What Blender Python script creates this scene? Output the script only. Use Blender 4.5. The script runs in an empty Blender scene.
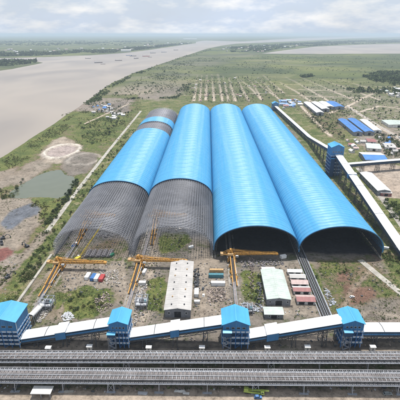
import bpy, math, random
import numpy as np
random.seed(7); rng = np.random.default_rng(7)
R = math.radians
scene = bpy.context.scene
col = scene.collection

# ------------------------------------------------------------------ survey helpers
H, FOC, HORY = 200.0, 405.0, 34.0
TH = math.atan((200-HORY)/FOC); PSI = math.atan(8*math.cos(TH)/FOC)
fw = np.array([-math.sin(PSI)*math.cos(TH), math.cos(PSI)*math.cos(TH), -math.sin(TH)])
rt = np.array([math.cos(PSI), math.sin(PSI), 0.0]); up = np.cross(rt, fw)
def G(px, py, z=0.0):
    "map reference of the site plan -> metres on the level z"
    d = fw + rt*(px-200)/FOC - up*(py-200)/FOC
    t = (z-H)/d[2]
    return (float(d[0]*t), float(d[1]*t))
def GY(px, py, Y):
    d = fw + rt*(px-200)/FOC - up*(py-200)/FOC
    t = Y/d[1]
    return (float(d[0]*t), float(H+d[2]*t))

# ------------------------------------------------------------------ mesh builder
class MB:
    def __init__(s): s.v = []; s.f = []
    def poly(s, pts):
        b = len(s.v); s.v += [tuple(p) for p in pts]; s.f.append(tuple(range(b, b+len(pts))))
    def box(s, x0, x1, y0, y1, z0, z1):
        b = len(s.v)
        s.v += [(x0,y0,z0),(x1,y0,z0),(x1,y1,z0),(x0,y1,z0),(x0,y0,z1),(x1,y0,z1),(x1,y1,z1),(x0,y1,z1)]
        for q in ((3,2,1,0),(4,5,6,7),(0,1,5,4),(1,2,6,5),(2,3,7,6),(3,0,4,7)): s.f.append(tuple(b+i for i in q))
        return s
    def cbox(s, cx, cy, cz, sx, sy, sz, a=0.0):
        b = len(s.v); c, n = math.cos(a), math.sin(a)
        for dz in (-.5,.5):
            for dx, dy in ((-.5,-.5),(.5,-.5),(.5,.5),(-.5,.5)):
                x, y = dx*sx, dy*sy
                s.v.append((cx+x*c-y*n, cy+x*n+y*c, cz+dz*sz))
        for q in ((3,2,1,0),(4,5,6,7),(0,1,5,4),(1,2,6,5),(2,3,7,6),(3,0,4,7)): s.f.append(tuple(b+i for i in q))
        return s
    def beam(s, p, q, w=.3, h=None, n=4, caps=True):
        h = h or w
        p = np.array(p, float); q = np.array(q, float); d = q-p; L = np.linalg.norm(d)
        if L < 1e-6: return s
        d /= L
        ref = np.array([0,0,1.]) if abs(d[2]) < .95 else np.array([1.,0,0])
        a = np.cross(d, ref); a /= np.linalg.norm(a); u = np.cross(a, d)
        b = len(s.v)
        if n == 4: offs = [(-.5,-.5),(.5,-.5),(.5,.5),(-.5,.5)]
        else: offs = [(.5*math.cos(2*math.pi*i/n), .5*math.sin(2*math.pi*i/n)) for i in range(n)]
        for e in (p, q):
            for ox, oy in offs: s.v.append(tuple(e + a*ox*w + u*oy*h))
        for i in range(n):
            j = (i+1) % n; s.f.append((b+i, b+j, b+n+j, b+n+i))
        if caps: s.f.append(tuple(b+i for i in range(n-1,-1,-1))); s.f.append(tuple(b+n+i for i in range(n)))
        return s
    def cyl(s, c, r, h, n=14, axis='z', r2=None):
        x, y, z = c; d = {'x':(h,0,0),'y':(0,h,0),'z':(0,0,h)}[axis]
        if r2 is None or axis != 'z':
            return s.beam(c, (x+d[0],y+d[1],z+d[2]), 2*r, 2*r, n)
        b = len(s.v)
        for k, rr in ((0,r),(1,r2)):
            for i in range(n): s.v.append((x+rr*math.cos(2*math.pi*i/n), y+rr*math.sin(2*math.pi*i/n), z+k*h))
        for i in range(n): j=(i+1)%n; s.f.append((b+i,b+j,b+n+j,b+n+i))
        s.f.append(tuple(b+n+i for i in range(n)))
        return s
    def gable(s, x0, x1, y0, y1, ze, zr, along='y', t=.25, oh=.6):
        "pitched sheet roof with thickness, overhang oh"
        if along == 'y':
            xm = (x0+x1)/2; sl = (zr-ze)/((x1-x0)/2)
            pr = [(x0-oh, ze-oh*sl), (xm, zr), (x1+oh, ze-oh*sl)]
            pts = lambda y: [(px, y, pz+t) for px, pz in pr] + [(px, y, pz) for px, pz in pr]
            A = pts(y0-oh); B = pts(y1+oh)
        else:
            ym = (y0+y1)/2; sl = (zr-ze)/((y1-y0)/2)
            pr = [(y0-oh, ze-oh*sl), (ym, zr), (y1+oh, ze-oh*sl)]
            pts = lambda x: [(x, py, pz+t) for py, pz in pr] + [(x, py, pz) for py, pz in pr]
            A = pts(x1+oh); B = pts(x0-oh)
        b = len(s.v); s.v += A+B
        for q in ((0,1,7,6),(1,2,8,7),(4,3,9,10),(5,4,10,11),(2,5,11,8),(3,0,6,9),(0,3,4,1),(1,4,5,2),(6,7,10,9),(7,8,11,10)):
            s.f.append(tuple(b+i for i in q))
        return s
    def leaf(s, c, rad, n, size, flat=.5):
        c = np.array(c, float)
        for _ in range(n):
            d = rng.normal(size=3); d /= np.linalg.norm(d)
            p = c + d*np.array(rad)*(rng.random()**.45)
            if p[2] < .05: p[2] = .05+rng.random()*.3
            a = rng.normal(size=3); a[2] *= flat; a /= np.linalg.norm(a)
            b_ = np.cross(a, rng.normal(size=3)); b_ /= np.linalg.norm(b_)
            z = size*(.55+.9*rng.random())
            q = len(s.v)
            s.v += [tuple(p-a*z), tuple(p-b_*z*.55), tuple(p+a*z), tuple(p+b_*z*.55)]
            s.f.append((q,q+1,q+2,q+3))
        return s

def off_of(o):
    x = np.zeros(3)
    while o is not None: x += np.array(o.location); o = o.parent
    return x
def link(name, mb, mat, parent=None, world=True, smooth=False):
    me = bpy.data.meshes.new(name)
    v = mb.v
    if parent is not None and world:
        o3 = off_of(parent); v = [(a-o3[0], b-o3[1], c-o3[2]) for a, b, c in v]
    me.from_pydata(v, [], mb.f); me.update()
    if mat: me.materials.append(mat)
    if smooth: me.polygons.foreach_set('use_smooth', [True]*len(me.polygons))
    o = bpy.data.objects.new(name, me); col.objects.link(o)
    if parent is not None: o.parent = parent
    return o
def tag(o, label=None, cat=None, group=None, kind=None):
    if label: o['label'] = label
    if cat: o['category'] = cat
    if group: o['group'] = group
    if kind: o['kind'] = kind
    return o
def thing(name, label, cat, loc=(0,0,0), rz=0.0, group=None):
    o = bpy.data.objects.new(name, None); col.objects.link(o)
    o.location = loc; o.rotation_euler = (0,0,rz); o.empty_display_size = 2
    return tag(o, label, cat, group)
def dup(root, loc, rz=0.0, label=None, group=None, sc=None):
    r = root.copy(); col.objects.link(r); r.location = loc; r.rotation_euler = (0,0,rz)
    if sc: r.scale = (sc,)*3 if not hasattr(sc,'__len__') else sc
    if label: r['label'] = label
    if group: r['group'] = group
    for ch in list(root.children):
        c = ch.copy(); col.objects.link(c); c.parent = r
        for g in ch.children:
            d = g.copy(); col.objects.link(d); d.parent = c
    return r

# ------------------------------------------------------------------ materials
def nodes(name):
    m = bpy.data.materials.new(name); m.use_nodes = True
    nt = m.node_tree; b = nt.nodes['Principled BSDF']
    return m, nt, b
def mat(name, c, rough=.6, metal=0.0, var=.18, scale=.6, bump=0.0, streak=None, island=0.0, c2=None, spec=None):
    m, nt, b = nodes(name); N = nt.nodes; L = nt.links
    tc = N.new('ShaderNodeTexCoord'); mp = N.new('ShaderNodeMapping')
    L.new(tc.outputs['Object'], mp.inputs['Vector'])
    if streak: mp.inputs['Scale'].default_value = streak
    no = N.new('ShaderNodeTexNoise'); no.inputs['Scale'].default_value = scale; no.inputs['Detail'].default_value = 6; no.inputs['Roughness'].default_value = .65
    L.new(mp.outputs['Vector'], no.inputs['Vector'])
    cr = N.new('ShaderNodeValToRGB')
    c2 = c2 or tuple(max(0, x*(1-var*1.6)) for x in c); c1 = tuple(min(1, x*(1+var)) for x in c)
    cr.color_ramp.elements[0].position = .3; cr.color_ramp.elements[1].position = .7
    cr.color_ramp.elements[0].color = (*c2, 1); cr.color_ramp.elements[1].color = (*c1, 1)
    L.new(no.outputs['Fac'], cr.inputs['Fac'])
    out = cr.outputs['Color']
    if island:
        ge = N.new('ShaderNodeNewGeometry'); hs = N.new('ShaderNodeHueSaturation')
        mr = N.new('ShaderNodeMapRange'); mr.inputs['To Min'].default_value = 1-island; mr.inputs['To Max'].default_value = 1+island
        L.new(ge.outputs['Random Per Island'], mr.inputs['Value']); L.new(mr.outputs['Result'], hs.inputs['Value'])
        L.new(out, hs.inputs['Color']); out = hs.outputs['Color']
    L.new(out, b.inputs['Base Color'])
    b.inputs['Roughness'].default_value = rough; b.inputs['Metallic'].default_value = metal
    if spec is not None: b.inputs['Specular IOR Level'].default_value = spec
    if bump:
        bp = N.new('ShaderNodeBump'); bp.inputs['Strength'].default_value = bump; bp.inputs['Distance'].default_value = .2
        L.new(no.outputs['Fac'], bp.inputs['Height']); L.new(bp.outputs['Normal'], b.inputs['Normal'])
    return m
M = {}
M['steel'] = mat('galvanised steel', (.34,.36,.40), .5, .3, .15)
M['frame_steel'] = mat('space frame steel', (.265,.27,.295), .5, .35, .2, .05)
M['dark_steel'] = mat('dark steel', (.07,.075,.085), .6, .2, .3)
M['truss_steel'] = mat('weathered truss steel', (.19,.188,.195), .6, .1, .3, .25, island=.25)
M['bracing_steel'] = mat('grey bracing steel', (.27,.27,.28), .6, .1, .35, .12, streak=(1,1,1), island=.35)
M['light_steel'] = mat('light grey steel', (.46,.47,.49), .55, .2, .2, .4)
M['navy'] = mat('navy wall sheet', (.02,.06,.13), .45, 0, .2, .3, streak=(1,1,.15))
M['blue_wall'] = mat('blue wall sheet', (.042,.175,.36), .4, 0, .15, .3, streak=(1,1,.15))
M['tower_roof'] = mat('sky blue roof sheet', (.062,.335,.60), .45, 0, .10, .25, streak=(1,.2,1))
M['royal_roof'] = mat('royal blue roof sheet', (.045,.19,.50), .45, 0, .2, .12)
M['white_roof'] = mat('white roof sheet', (.70,.70,.69), .5, 0, .09, .15, streak=(.3,1,1))
M['grey_roof'] = mat('weathered pale roof', (.43,.41,.39), .6, 0, .14, .12)
M['green_roof'] = mat('pale green roof', (.45,.51,.465), .6, 0, .14, .15)
M['pink_roof'] = mat('faded pink roof', (.47,.35,.325), .6, 0, .2, .4)
M['red_roof'] = mat('dull red sheet', (.27,.10,.095), .6, 0, .25, .4)
M['wall_grey'] = mat('grey wall', (.22,.23,.25), .7, 0, .2, .4)
M['wall_white'] = mat('off white wall', (.62,.61,.58), .7, 0, .15, .3)
M['dark'] = mat('dark opening', (.018,.019,.022), .8, 0, .2)
M['white'] = mat('white paint', (.78,.78,.77), .45, 0, .08)
M['yellow'] = mat('yellow orange paint', (.50,.25,.035), .6, .0, .3, .5, c2=(.26,.14,.045))
M['bright_yellow'] = mat('bright yellow paint', (.70,.52,.04), .5, .0, .2, .5)
M['orange'] = mat('orange paint', (.55,.20,.05), .5, 0, .25)
M['belt'] = mat('black rubber belt', (.028,.028,.03), .75, 0, .3)
M['rust'] = mat('rusty belt and coal dust', (.215,.185,.175), .8, 0, .3, .25, streak=(.2,1,1), c2=(.11,.095,.09))
M['concrete'] = mat('concrete', (.37,.345,.30), .85, 0, .22, .15, .15)
M['concrete_dirty'] = mat('dusty concrete', (.36,.33,.29), .9, 0, .3, .12, .2)
M['dirt_track'] = mat('dirt track', (.31,.26,.205), .95, 0, .3, .08, .3)
M['teal'] = mat('teal paint', (.06,.20,.24), .5, 0, .2)
M['tan'] = mat('tan paint', (.46,.30,.14), .55, 0, .2)
M['red'] = mat('red paint', (.45,.06,.06), .5, 0, .2)
M['blue_paint'] = mat('blue paint', (.05,.17,.42), .5, 0, .2)
M['lime'] = mat('lime green paint', (.36,.45,.10), .5, 0, .2)
M['green_paint'] = mat('green paint', (.03,.22,.12), .5, 0, .2)
M['silver'] = mat('silver car paint', (.42,.46,.46), .3, .4, .08)
M['glass'] = mat('dark glass', (.02,.03,.04), .08, 0, .1)
M['rubber'] = mat('tyre rubber', (.02,.02,.02), .9, 0, .2)
M['hull'] = mat('ship hull', (.10,.07,.07), .6, 0, .3, .1)
M['debris'] = mat('mixed scrap', (.26,.21,.18), .85, 0, .4, .5, island=.75)
M['pipes'] = mat('stacked grey pipes', (.20,.185,.19), .7, 0, .2, .5, island=.35)
M['bark'] = mat('bark', (.10,.08,.06), .9, 0, .3, 2)
M['leaf'] = mat('leaves mid green', (.085,.115,.033), .7, 0, .25, .25, island=.45, spec=.2)
M['leaf_dark'] = mat('leaves dark green', (.045,.07,.028), .7, 0, .25, .25, island=.4, spec=.2)
M['leaf_olive'] = mat('leaves olive', (.12,.125,.045), .75, 0, .3, .2, island=.4, spec=.2)
M['leaf_far'] = mat('far woodland leaves', (.085,.112,.042), .8, 0, .3, .01, island=.5, spec=.1)
M['rubble'] = mat('rubble', (.42,.39,.36), .9, 0, .3, .4, .3, island=.35)

# ------------------------------------------------------------------ world, sun, haze
SUN_EL, SUN_AZ = 74.0, 16.0        # azimuth measured from +Y towards +X
w = bpy.data.worlds.new('World'); scene.world = w; w.use_nodes = True
nt = w.node_tree; N = nt.nodes; L = nt.links
for n in list(N): N.remove(n)
out = N.new('ShaderNodeOutputWorld'); bg = N.new('ShaderNodeBackground'); bg.inputs['Strength'].default_value = .1
sky = N.new('ShaderNodeTexSky'); sky.sky_type = 'NISHITA'; sky.sun_disc = False
sky.sun_elevation = R(SUN_EL); sky.sun_rotation = R(SUN_AZ); sky.air_density = 1.2; sky.dust_density = 2.0; sky.altitude = 50
tc = N.new('ShaderNodeTexCoord'); sp = N.new('ShaderNodeSeparateXYZ'); L.new(tc.outputs['Generated'], sp.inputs['Vector'])
zc = N.new('ShaderNodeMath'); zc.operation = 'MAXIMUM'; zc.inputs[1].default_value = 0.0; L.new(sp.outputs['Z'], zc.inputs[0])
za = N.new('ShaderNodeMath'); za.operation = 'ADD'; za.inputs[1].default_value = .30; L.new(zc.outputs[0], za.inputs[0])
dx = N.new('ShaderNodeMath'); dx.operation = 'DIVIDE'; L.new(sp.outputs['X'], dx.inputs[0]); L.new(za.outputs[0], dx.inputs[1])
dy = N.new('ShaderNodeMath'); dy.operation = 'DIVIDE'; L.new(sp.outputs['Y'], dy.inputs[0]); L.new(za.outputs[0], dy.inputs[1])
cb = N.new('ShaderNodeCombineXYZ'); L.new(dx.outputs[0], cb.inputs['X']); L.new(dy.outputs[0], cb.inputs['Y'])
cn = N.new('ShaderNodeTexNoise'); cn.inputs['Scale'].default_value = .42; cn.inputs['Detail'].default_value = 8; cn.inputs['Roughness'].default_value = .55; cn.inputs['Distortion'].default_value = .4
L.new(cb.outputs['Vector'], cn.inputs['Vector'])
cr = N.new('ShaderNodeValToRGB'); e = cr.color_ramp.elements
e[0].position = .36; e[0].color = (.62,.62,.62,1); e[1].position = .60; e[1].color = (1,1,1,1)
L.new(cn.outputs['Fac'], cr.inputs['Fac'])
cn2 = N.new('ShaderNodeTexNoise'); cn2.inputs['Scale'].default_value = 2.1; cn2.inputs['Detail'].default_value = 9; cn2.inputs['Roughness'].default_value = .6
mp2 = N.new('ShaderNodeMapping'); mp2.inputs['Location'].default_value = (3.7, 1.2, 0); L.new(cb.outputs['Vector'], mp2.inputs['Vector']); L.new(mp2.outputs['Vector'], cn2.inputs['Vector'])
cc = N.new('ShaderNodeValToRGB'); e = cc.color_ramp.elements
e[0].position = .47; e[0].color = (6.0,6.85,8.2,1); e[1].position = .63; e[1].color = (9.2,9.25,9.4,1)
L.new(cn2.outputs['Fac'], cc.inputs['Fac'])
mx = N.new('ShaderNodeMix'); mx.data_type = 'RGBA'
L.new(cr.outputs['Color'], mx.inputs['Factor']); L.new(sky.outputs['Color'], mx.inputs['A']); L.new(cc.outputs['Color'], mx.inputs['B'])
L.new(mx.outputs['Result'], bg.inputs['Color']); L.new(bg.outputs['Background'], out.inputs['Surface'])

sd = bpy.data.lights.new('sun', 'SUN'); sd.energy = 4.3; sd.angle = R(.7); sd.color = (1,.965,.91)
so = bpy.data.objects.new('sun', sd); col.objects.link(so)
so.rotation_euler = (R(90-SUN_EL), 0, R(180-SUN_AZ)); so.location = (0,0,600)

hz = MB().box(-110000,110000,-3000,150000,-5,232)
hm = bpy.data.materials.new('haze'); hm.use_nodes = True; hn = hm.node_tree
for n in list(hn.nodes):
    if n.type != 'OUTPUT_MATERIAL': hn.nodes.remove(n)
pv = hn.nodes.new('ShaderNodeVolumePrincipled'); pv.inputs['Density'].default_value = 6.0e-5
pv.inputs['Color'].default_value = (.63,.745,.87,1); pv.inputs['Anisotropy'].default_value = .0
hn.links.new(pv.outputs['Volume'], [n for n in hn.nodes if n.type=='OUTPUT_MATERIAL'][0].inputs['Volume'])
HAZE = link('haze', hz, hm); tag(HAZE, kind='stuff')

# ------------------------------------------------------------------ polygon utilities
def wpoly(pts):
    if pts[0] == 'W': return np.array(pts[1:], float)      # already in metres
    return np.array([G(*p) for p in pts])
def inside(P, X, Y):
    r = np.zeros(X.shape, bool); n = len(P)
    for i in range(n):
        x0, y0 = P[i]; x1, y1 = P[(i+1) % n]
        c = ((y0 > Y) != (y1 > Y))
        with np.errstate(divide='ignore', invalid='ignore'): xi = (x1-x0)*(Y-y0)/((y1-y0) if y1 != y0 else 1e-9)+x0
        r ^= c & (X < xi)
    return r
def sdist(P, X, Y, closed=True):
    d = np.full(X.shape, 1e12); n = len(P)
    for i in range(n if closed else n-1):
        ax, ay = P[i]; bx, by = P[(i+1) % n]; ex, ey = bx-ax, by-ay
        t = np.clip(((X-ax)*ex+(Y-ay)*ey)/(ex*ex+ey*ey+1e-9), 0, 1)
        d = np.minimum(d, (X-ax-t*ex)**2+(Y-ay-t*ey)**2)
    d = np.sqrt(d)
    return np.where(inside(P, X, Y), -d, d) if closed else d
_tab = rng.random((256,256))
def vnoise(X, Y):
    xi = np.floor(X).astype(int); yi = np.floor(Y).astype(int); fx = X-xi; fy = Y-yi
    fx = fx*fx*(3-2*fx); fy = fy*fy*(3-2*fy)
    g = lambda a, b: _tab[a & 255, b & 255]
    return (g(xi,yi)*(1-fx)+g(xi+1,yi)*fx)*(1-fy)+(g(xi,yi+1)*(1-fx)+g(xi+1,yi+1)*fx)*fy
def fbm(X, Y, o=4):
    s = 0; a = .5
    for i in range(o): s = s+a*vnoise(X*2**i+17*i, Y*2**i+31*i); a *= .5
    return s/(1-.5**o)

RIVER = [(-60,200),(-30,178),(0,158),(40,132),(70,112),(93,96),(110,83),(130,74),(150,67.5),(180,57),(208,48.3),(221,45.6),(236,43.6),(262,42.6),(300,41),(350,38.4),(430,36.2),
         (430,35.1),(350,36.7),(300,38.2),(262,40.3),(240,41.5),(222,41.0),(205,40.6),(196,41.8),(196,43.2),(180,45.4),(160,48.4),(140,51.2),(120,53.2),(90,55.2),(50,56.8),(0,58.2),(-120,59),
         (-120,66),(-10,61.2),(36,61.4),(43,62.6),(30,65.5),(12,69),(-10,72),(-120,88)]
RIVER2 = [(262,53.4),(290,49.6),(315,46.6),(360,44.6),(430,43),(430,53.4),(350,53.6),(300,53.8)]
POND = [(10,192),(22,184),(36,176),(50,170.5),(60,169),(64,174),(74,176),(75,184),(68,193),(58,197.5),(38,196.5),(20,198),(11,197)]
PONDS = [(1,1)]

# ------------------------------------------------------------------ ground: one sheet, surveyed into surface types
rows = np.concatenate([np.linspace(-400,130,24), 131*np.exp(np.linspace(0, math.log(120000/131.), 860))[1:]])
NX = 520
U = np.linspace(-1,1,NX)
Yg = np.repeat(rows[:,None], NX, 1)
half = np.where(rows > 150, .62*rows+110, 210.)[:,None]
Xg = U[None,:]*half
nz1 = fbm(Xg/23, Yg/23)-.5; nz2 = fbm(Xg/23+90, Yg/23+40)-.5
sc = np.maximum(1, Yg/420)
fx1 = fbm(Xg/(23*sc), Yg/(23*sc))-.5; fx2 = fbm(Xg/(23*sc)+51, Yg/(23*sc)+77)-.5
Xn = Xg+fx1*11*sc; Yn = Yg+fx2*16*sc
rgb = np.empty(Xg.shape+(3,)); veg = np.full(Xg.shape, .55)
rgb[:] = (.25,.205,.155)
C = dict(path=(.47,.40,.32), dirt=(.172,.143,.11), pale=(.225,.193,.157), grey=(.162,.143,.122), coal=(.032,.032,.036), slate=(.115,.125,.145), soil=(.145,.112,.078), red=(.15,.085,.065),  # coal: shed floors, also the shade painted below galleries and broad bridge
         redpile=(.17,.075,.065), mud=(.225,.19,.165), sand=(.30,.255,.205), field=(.20,.16,.09), green=(.15,.14,.06), beige=(.33,.275,.225))
def zone(pts, c, v, feather=4, strength=1., world=False):
    global rgb, veg
    P = np.array(pts) if world else wpoly(pts)
    ft = feather*np.maximum(1, P[:,1].mean()/420)
    m = strength*np.clip(.5-sdist(P, Xn, Yn)/(2*ft), 0, 1)
    rgb = rgb*(1-m[...,None]) + np.array(C[c])*m[...,None]; veg = veg*(1-m)+v*m
def strip(pts, c, v, wd, feather=2.5, strength=1.):
    global rgb, veg
    P = wpoly(pts); d = sdist(P, Xn*.35+Xg*.65, Yn*.35+Yg*.65, closed=False)
    m = strength*np.clip(.5-(d-wd/2)/(2*feather), 0, 1)
    rgb = rgb*(1-m[...,None]) + np.array(C[c])*m[...,None]; veg = veg*(1-m)+v*m
# far land
zone([(-200,75),(600,75),(600,34.4),(-200,34.4)], 'green', .72, 30)
zone([(180,79),(420,79),(420,54),(225,54)], 'green', .78, 30)
zone([(250,66),(400,70),(400,72),(250,68)], 'field', .35, 20, .8)
zone([(300,58.5),(400,60),(400,61.5),(300,60)], 'field', .4, 20, .8)
zone([(215,58),(300,61),(300,62.5),(215,60)], 'field', .4, 20, .8)
zone([(150,72),(180,58),(228,52),(262,54),(230,60),(200,72),(180,90),(140,98),(108,97)], 'mud', .42, 10)
zone([(150,106),(183,104),(186,82),(198,76),(262,76),(284,92),(290,106)], 'soil', .60, 12)
zone([(262,75),(410,80),(410,98),(350,103),(290,101)], 'field', .55, 12)
zone([(300,80),(330,84),(420,100),(420,140),(345,128),(300,108)], 'mud', .52, 12)
zone([(105,97),(115,88),(150,78),(178,74),(188,78),(180,94),(160,100),(130,98)], 'mud', .22, 8)
zone([(125,88),(160,82),(178,78),(172,88),(140,96),(118,96)], 'beige', .1, 8, .7)
# left strip
zone([(-20,240),(0,156),(93,95),(140,95),(142,108),(60,210),(5,300),(-40,330)], 'soil', .58, 4)
zone([(0,158),(70,113),(92,108),(60,134),(40,150),(22,163),(0,174)], 'green', .74, 3)
zone([(70,104),(92,97),(135,100),(120,112),(95,112),(75,112)], 'mud', .35, 4)
zone([(100,106),(122,102),(127,112),(108,116)], 'grey', .15, 3)
zone([(70,118),(85,112),(115,114),(128,118),(112,140),(90,150),(80,142),(72,140)], 'soil', .70, 5)
zone([(52,140),(64,136),(73,142),(76,150),(68,160),(56,164),(44,162),(40,156)], 'sand', .06, 2.5)
zone([(28,163),(44,160),(52,166),(40,174),(24,184),(12,186),(8,180)], 'pale', .22, 3)
zone([(62,160),(78,152),(98,154),(96,164),(84,174),(70,176),(60,168)], 'grey', .18, 3)
zone([(0,172),(18,168),(10,185),(0,192)], 'pale', .15, 3)
zone([(0,198),(18,199),(40,200),(50,206),(42,222),(30,240),(0,262)], 'pale', .10, 3)
zone([(4,221),(14,210),(28,205),(42,203),(45,208),(38,215),(26,220),(12,230),(6,230)], 'slate', 0, 1.5)
zone([(30,200),(50,198),(60,202),(50,216),(38,222),(42,210)], 'green', .75, 2.5)
zone([(-6,250),(8,246),(16,250),(14,256),(2,261),(-8,260)], 'redpile', 0, 1)
zone([(-40,290),(0,262),(18,252),(24,254),(10,268),(-10,290)], 'mud', .45, 2.5)
strip([(48,231),(30,250),(8,272),(-30,310)], 'pale', .03, 9)
strip([(24,256),(0,284),(-20,300)], 'pale', .12, 8)
# the yard
zone([(20,300),(58,240),(120,170),(160,114),(276,112),(330,180),(384,262),(400,300),(400,346),(0,346)], 'grey', .34, 4)
zone([(20,300),(50,252),(80,246),(130,248),(125,300),(60,320),(24,326)], 'dirt', .50, 4)
zone([(60,262),(120,262),(130,300),(110,290),(60,290)], 'pale', .14, 4)
zone([(75,254),(110,236),(120,244),(85,262)], 'soil', .35, 4)
zone([(58,292),(78,286),(106,290),(108,304),(96,316),(66,318)], 'soil', .90, 3)
zone([(196,246),(208,250),(226,270),(226,318),(192,320),(190,270)], 'pale', .05, 3)
zone([(132,300),(146,280),(150,225),(158,225),(156,300),(146,328),(130,330)], 'sand', .02, 2.5, .8)
zone([(160,234),(186,232),(190,242),(176,252),(160,252)], 'green', .98, 2.5)
zone([(146,280),(166,276),(164,312),(150,312)], 'soil', .80, 3)
zone([(244,272),(262,276),(262,306),(244,300)], 'green', .95, 2.5)
zone([(302,262),(314,266),(324,300),(312,304)], 'green', .85, 2.5)
zone([(276,262),(300,264),(316,318),(276,318)], 'pale', .18, 3)
zone([(318,262),(366,258),(400,290),(400,326),(332,326)], 'soil', .46, 4)
zone([(338,272),(350,268),(352,284),(340,284)], 'red', .12, 2.5, .8)
zone([(346,288),(368,284),(372,298),(350,304)], 'red', .10, 2.5, .8)
zone([(320,262),(340,262),(342,272),(326,278)], 'soil', .72, 3)
zone([(350,306),(400,296),(400,330),(350,330)], 'grey', .20, 4)
zone([(340,322),(400,318),(400,334),(340,334)], 'mud', .35, 4)
zone([(384,262),(352,200),(330,172),(338,168),(400,262),(400,290)], 'soil', .58, 4)
zone([(300,146),(330,186),(362,232),(384,262),(374,262),(320,190)], 'red', .30, 3, .55)
zone([(360,168),(372,162),(410,168),(410,216),(396,214),(384,204)], 'beige', .02, 4)
zone([(350,130),(400,128),(410,165),(372,160)], 'mud', .38, 5)
zone([(380,198),(410,200),(410,224),(394,220)], 'soil', .95, 3)
zone([(296,108),(340,108),(345,140),(330,138)], 'soil', .48, 6)
# inside the sheds
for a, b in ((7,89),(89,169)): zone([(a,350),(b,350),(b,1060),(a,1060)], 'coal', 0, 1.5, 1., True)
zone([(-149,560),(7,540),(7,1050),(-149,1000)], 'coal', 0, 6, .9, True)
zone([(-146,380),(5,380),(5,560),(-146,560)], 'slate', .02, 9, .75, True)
# front strip
zone([(-60,346),(460,346),(460,364),(-60,364)], 'pale', .22, 2)
zone([(-60,357),(460,357),(460,392),(-60,392)], 'dirt', .42, 2)
zone([(22,338.5),(460,337),(460,348),(22,348.5)], 'coal', .08, 1.6, .7)  # coal dust below the galleries, with their shade painted into the ground too
zone([(-60,384),(460,384),(460,389),(-60,389)], 'coal', .12, 2, .35)  # shade under the broad bridge, painted into the ground in the coal tone
zone([(-60,389.5),(460,389.5),(460,470),(-60,470)], 'beige', .06, 3)
# roads in the middle distance
for pts, wd in (([(346,105),(372,122),(400,139),(430,160)],9),([(294,99),(312,118),(331,136)],7),([(330,113),(352,104),(376,92),(410,82)],9),([(360,112),(380,106),(410,110)],7),
                ([(240,79),(262,100)],8),([(197.5,75),(193.5,101)],8),([(207,75),(206,100)],8),([(217.5,74),(222.5,101)],8),([(229,78),(235.5,101)],8),([(263,75),(284,93)],8),([(252,79),(275,96)],6),
                ([(186,88),(270,86)],9),([(190,80),(262,79)],10),([(185,95),(282,93)],8),([(187,83.5),(266,82.5)],9),([(202,75),(200,101)],6),([(212,74.5),(214,101)],6),([(223,76),(229,101)],6),([(236,76),(248,101)],6),([(246,76),(262,99)],6),([(258,77),(279,99)],6),([(84,124),(110,112),(128,104)],5),([(300,90),(345,90)],8),([(280,82),(318,106)],8),([(286,77),(333,103)],8),([(300,77),(356,101)],8),([(318,78),(380,100)],8),([(338,79),(402,98)],8),([(266,84),(400,87)],8),([(272,89),(400,93)],8),([(262,79.5),(400,82.5)],9),([(286,96),(380,98)],7)):
    strip(pts, 'path', .0, wd*1.1, 2.2)
# wheel tracks through the yard
for pts, wd in (([(126,322),(127,296),(122,262),(136,240)],3.5),([(58,318),(66,296),(84,284),(122,266)],3),([(26,300),(42,280),(58,266),(80,268)],3),([(202,318),(201,290),(205,262),(212,252)],4),([(236,318),(228,300),(226,270)],2.5),
                ([(286,316),(284,290),(280,264)],4),([(316,316),(304,280),(298,262)],2.5),([(340,316),(352,290),(372,268)],3),([(336,324),(370,312),(404,316)],4),([(30,345),(120,344),(250,344),(400,343)],3),
                ([(-10,396),(120,393.5),(260,396),(410,394)],2.2),([(-10,399),(150,397),(300,399.5),(410,397)],2.0),([(0,364),(200,362.5),(400,363)],2.5)):
    strip(pts, 'sand', .0, wd, 1.6, .6)
# relief
rel = (fbm(Xg/9, Yg/9)-.5)*.5 + (fbm(Xg/3.1+9, Yg/3.1)-.5)*.25
z = rel*np.clip((1400-Yg)/600, 0, 1)
def dig(pts, depth, slope, world=False):
    global z, rgb, veg
    P = np.array(pts) if world else wpoly(pts)
    d = sdist(P, Xg+fx1*5*sc, Yg+fx2*6*sc)
    s = slope*np.maximum(1, Yg/900)
    m = np.clip(.5-d/(2*s), 0, 1)
    z = z*(1-m)-depth*m
    k = np.clip(1-np.abs(d-s*.3)/(s*1.2), 0, 1)[...,None]*.6
    rgb = rgb*(1-k)+np.array(C['mud'])*k
WATER_Z = -1.1
dig(RIVER, 3.0, 3.0); dig(RIVER2, 3.0, 5.0); dig(POND, 3.0, 1.6)
def mound(cx, cy, rx, ry, h, a=0):
    global z
    dx_, dy_ = Xg-cx, Yg-cy; c, s = math.cos(a), math.sin(a)
    q = ((dx_*c+dy_*s)/rx)**2+((-dx_*s+dy_*c)/ry)**2
    q = q*(1+(fx1+nz2)*.9)
    z = z+h*np.clip(1-np.sqrt(np.maximum(q,0)), 0, 1)**.8
for (px, py, rx, ry, h) in ((20,220,11,16,3),(33,212,12,15,3),(5,254,9,7,3),(24,236,12,10,2.0),(16,246,9,8,1.6),(12,178,12,14,3),(36,168,14,16,3),(80,165,10,14,2.5),(74,170,8,10,2.5),(88,160,9,12,2),(68,166,7,9,2),(34,230,8,9,2.4),(342,294,8,7,.8),(206,296,7,9,1.0)):
    cx, cy = G(px, py); mound(cx, cy, rx, ry, h)
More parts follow.
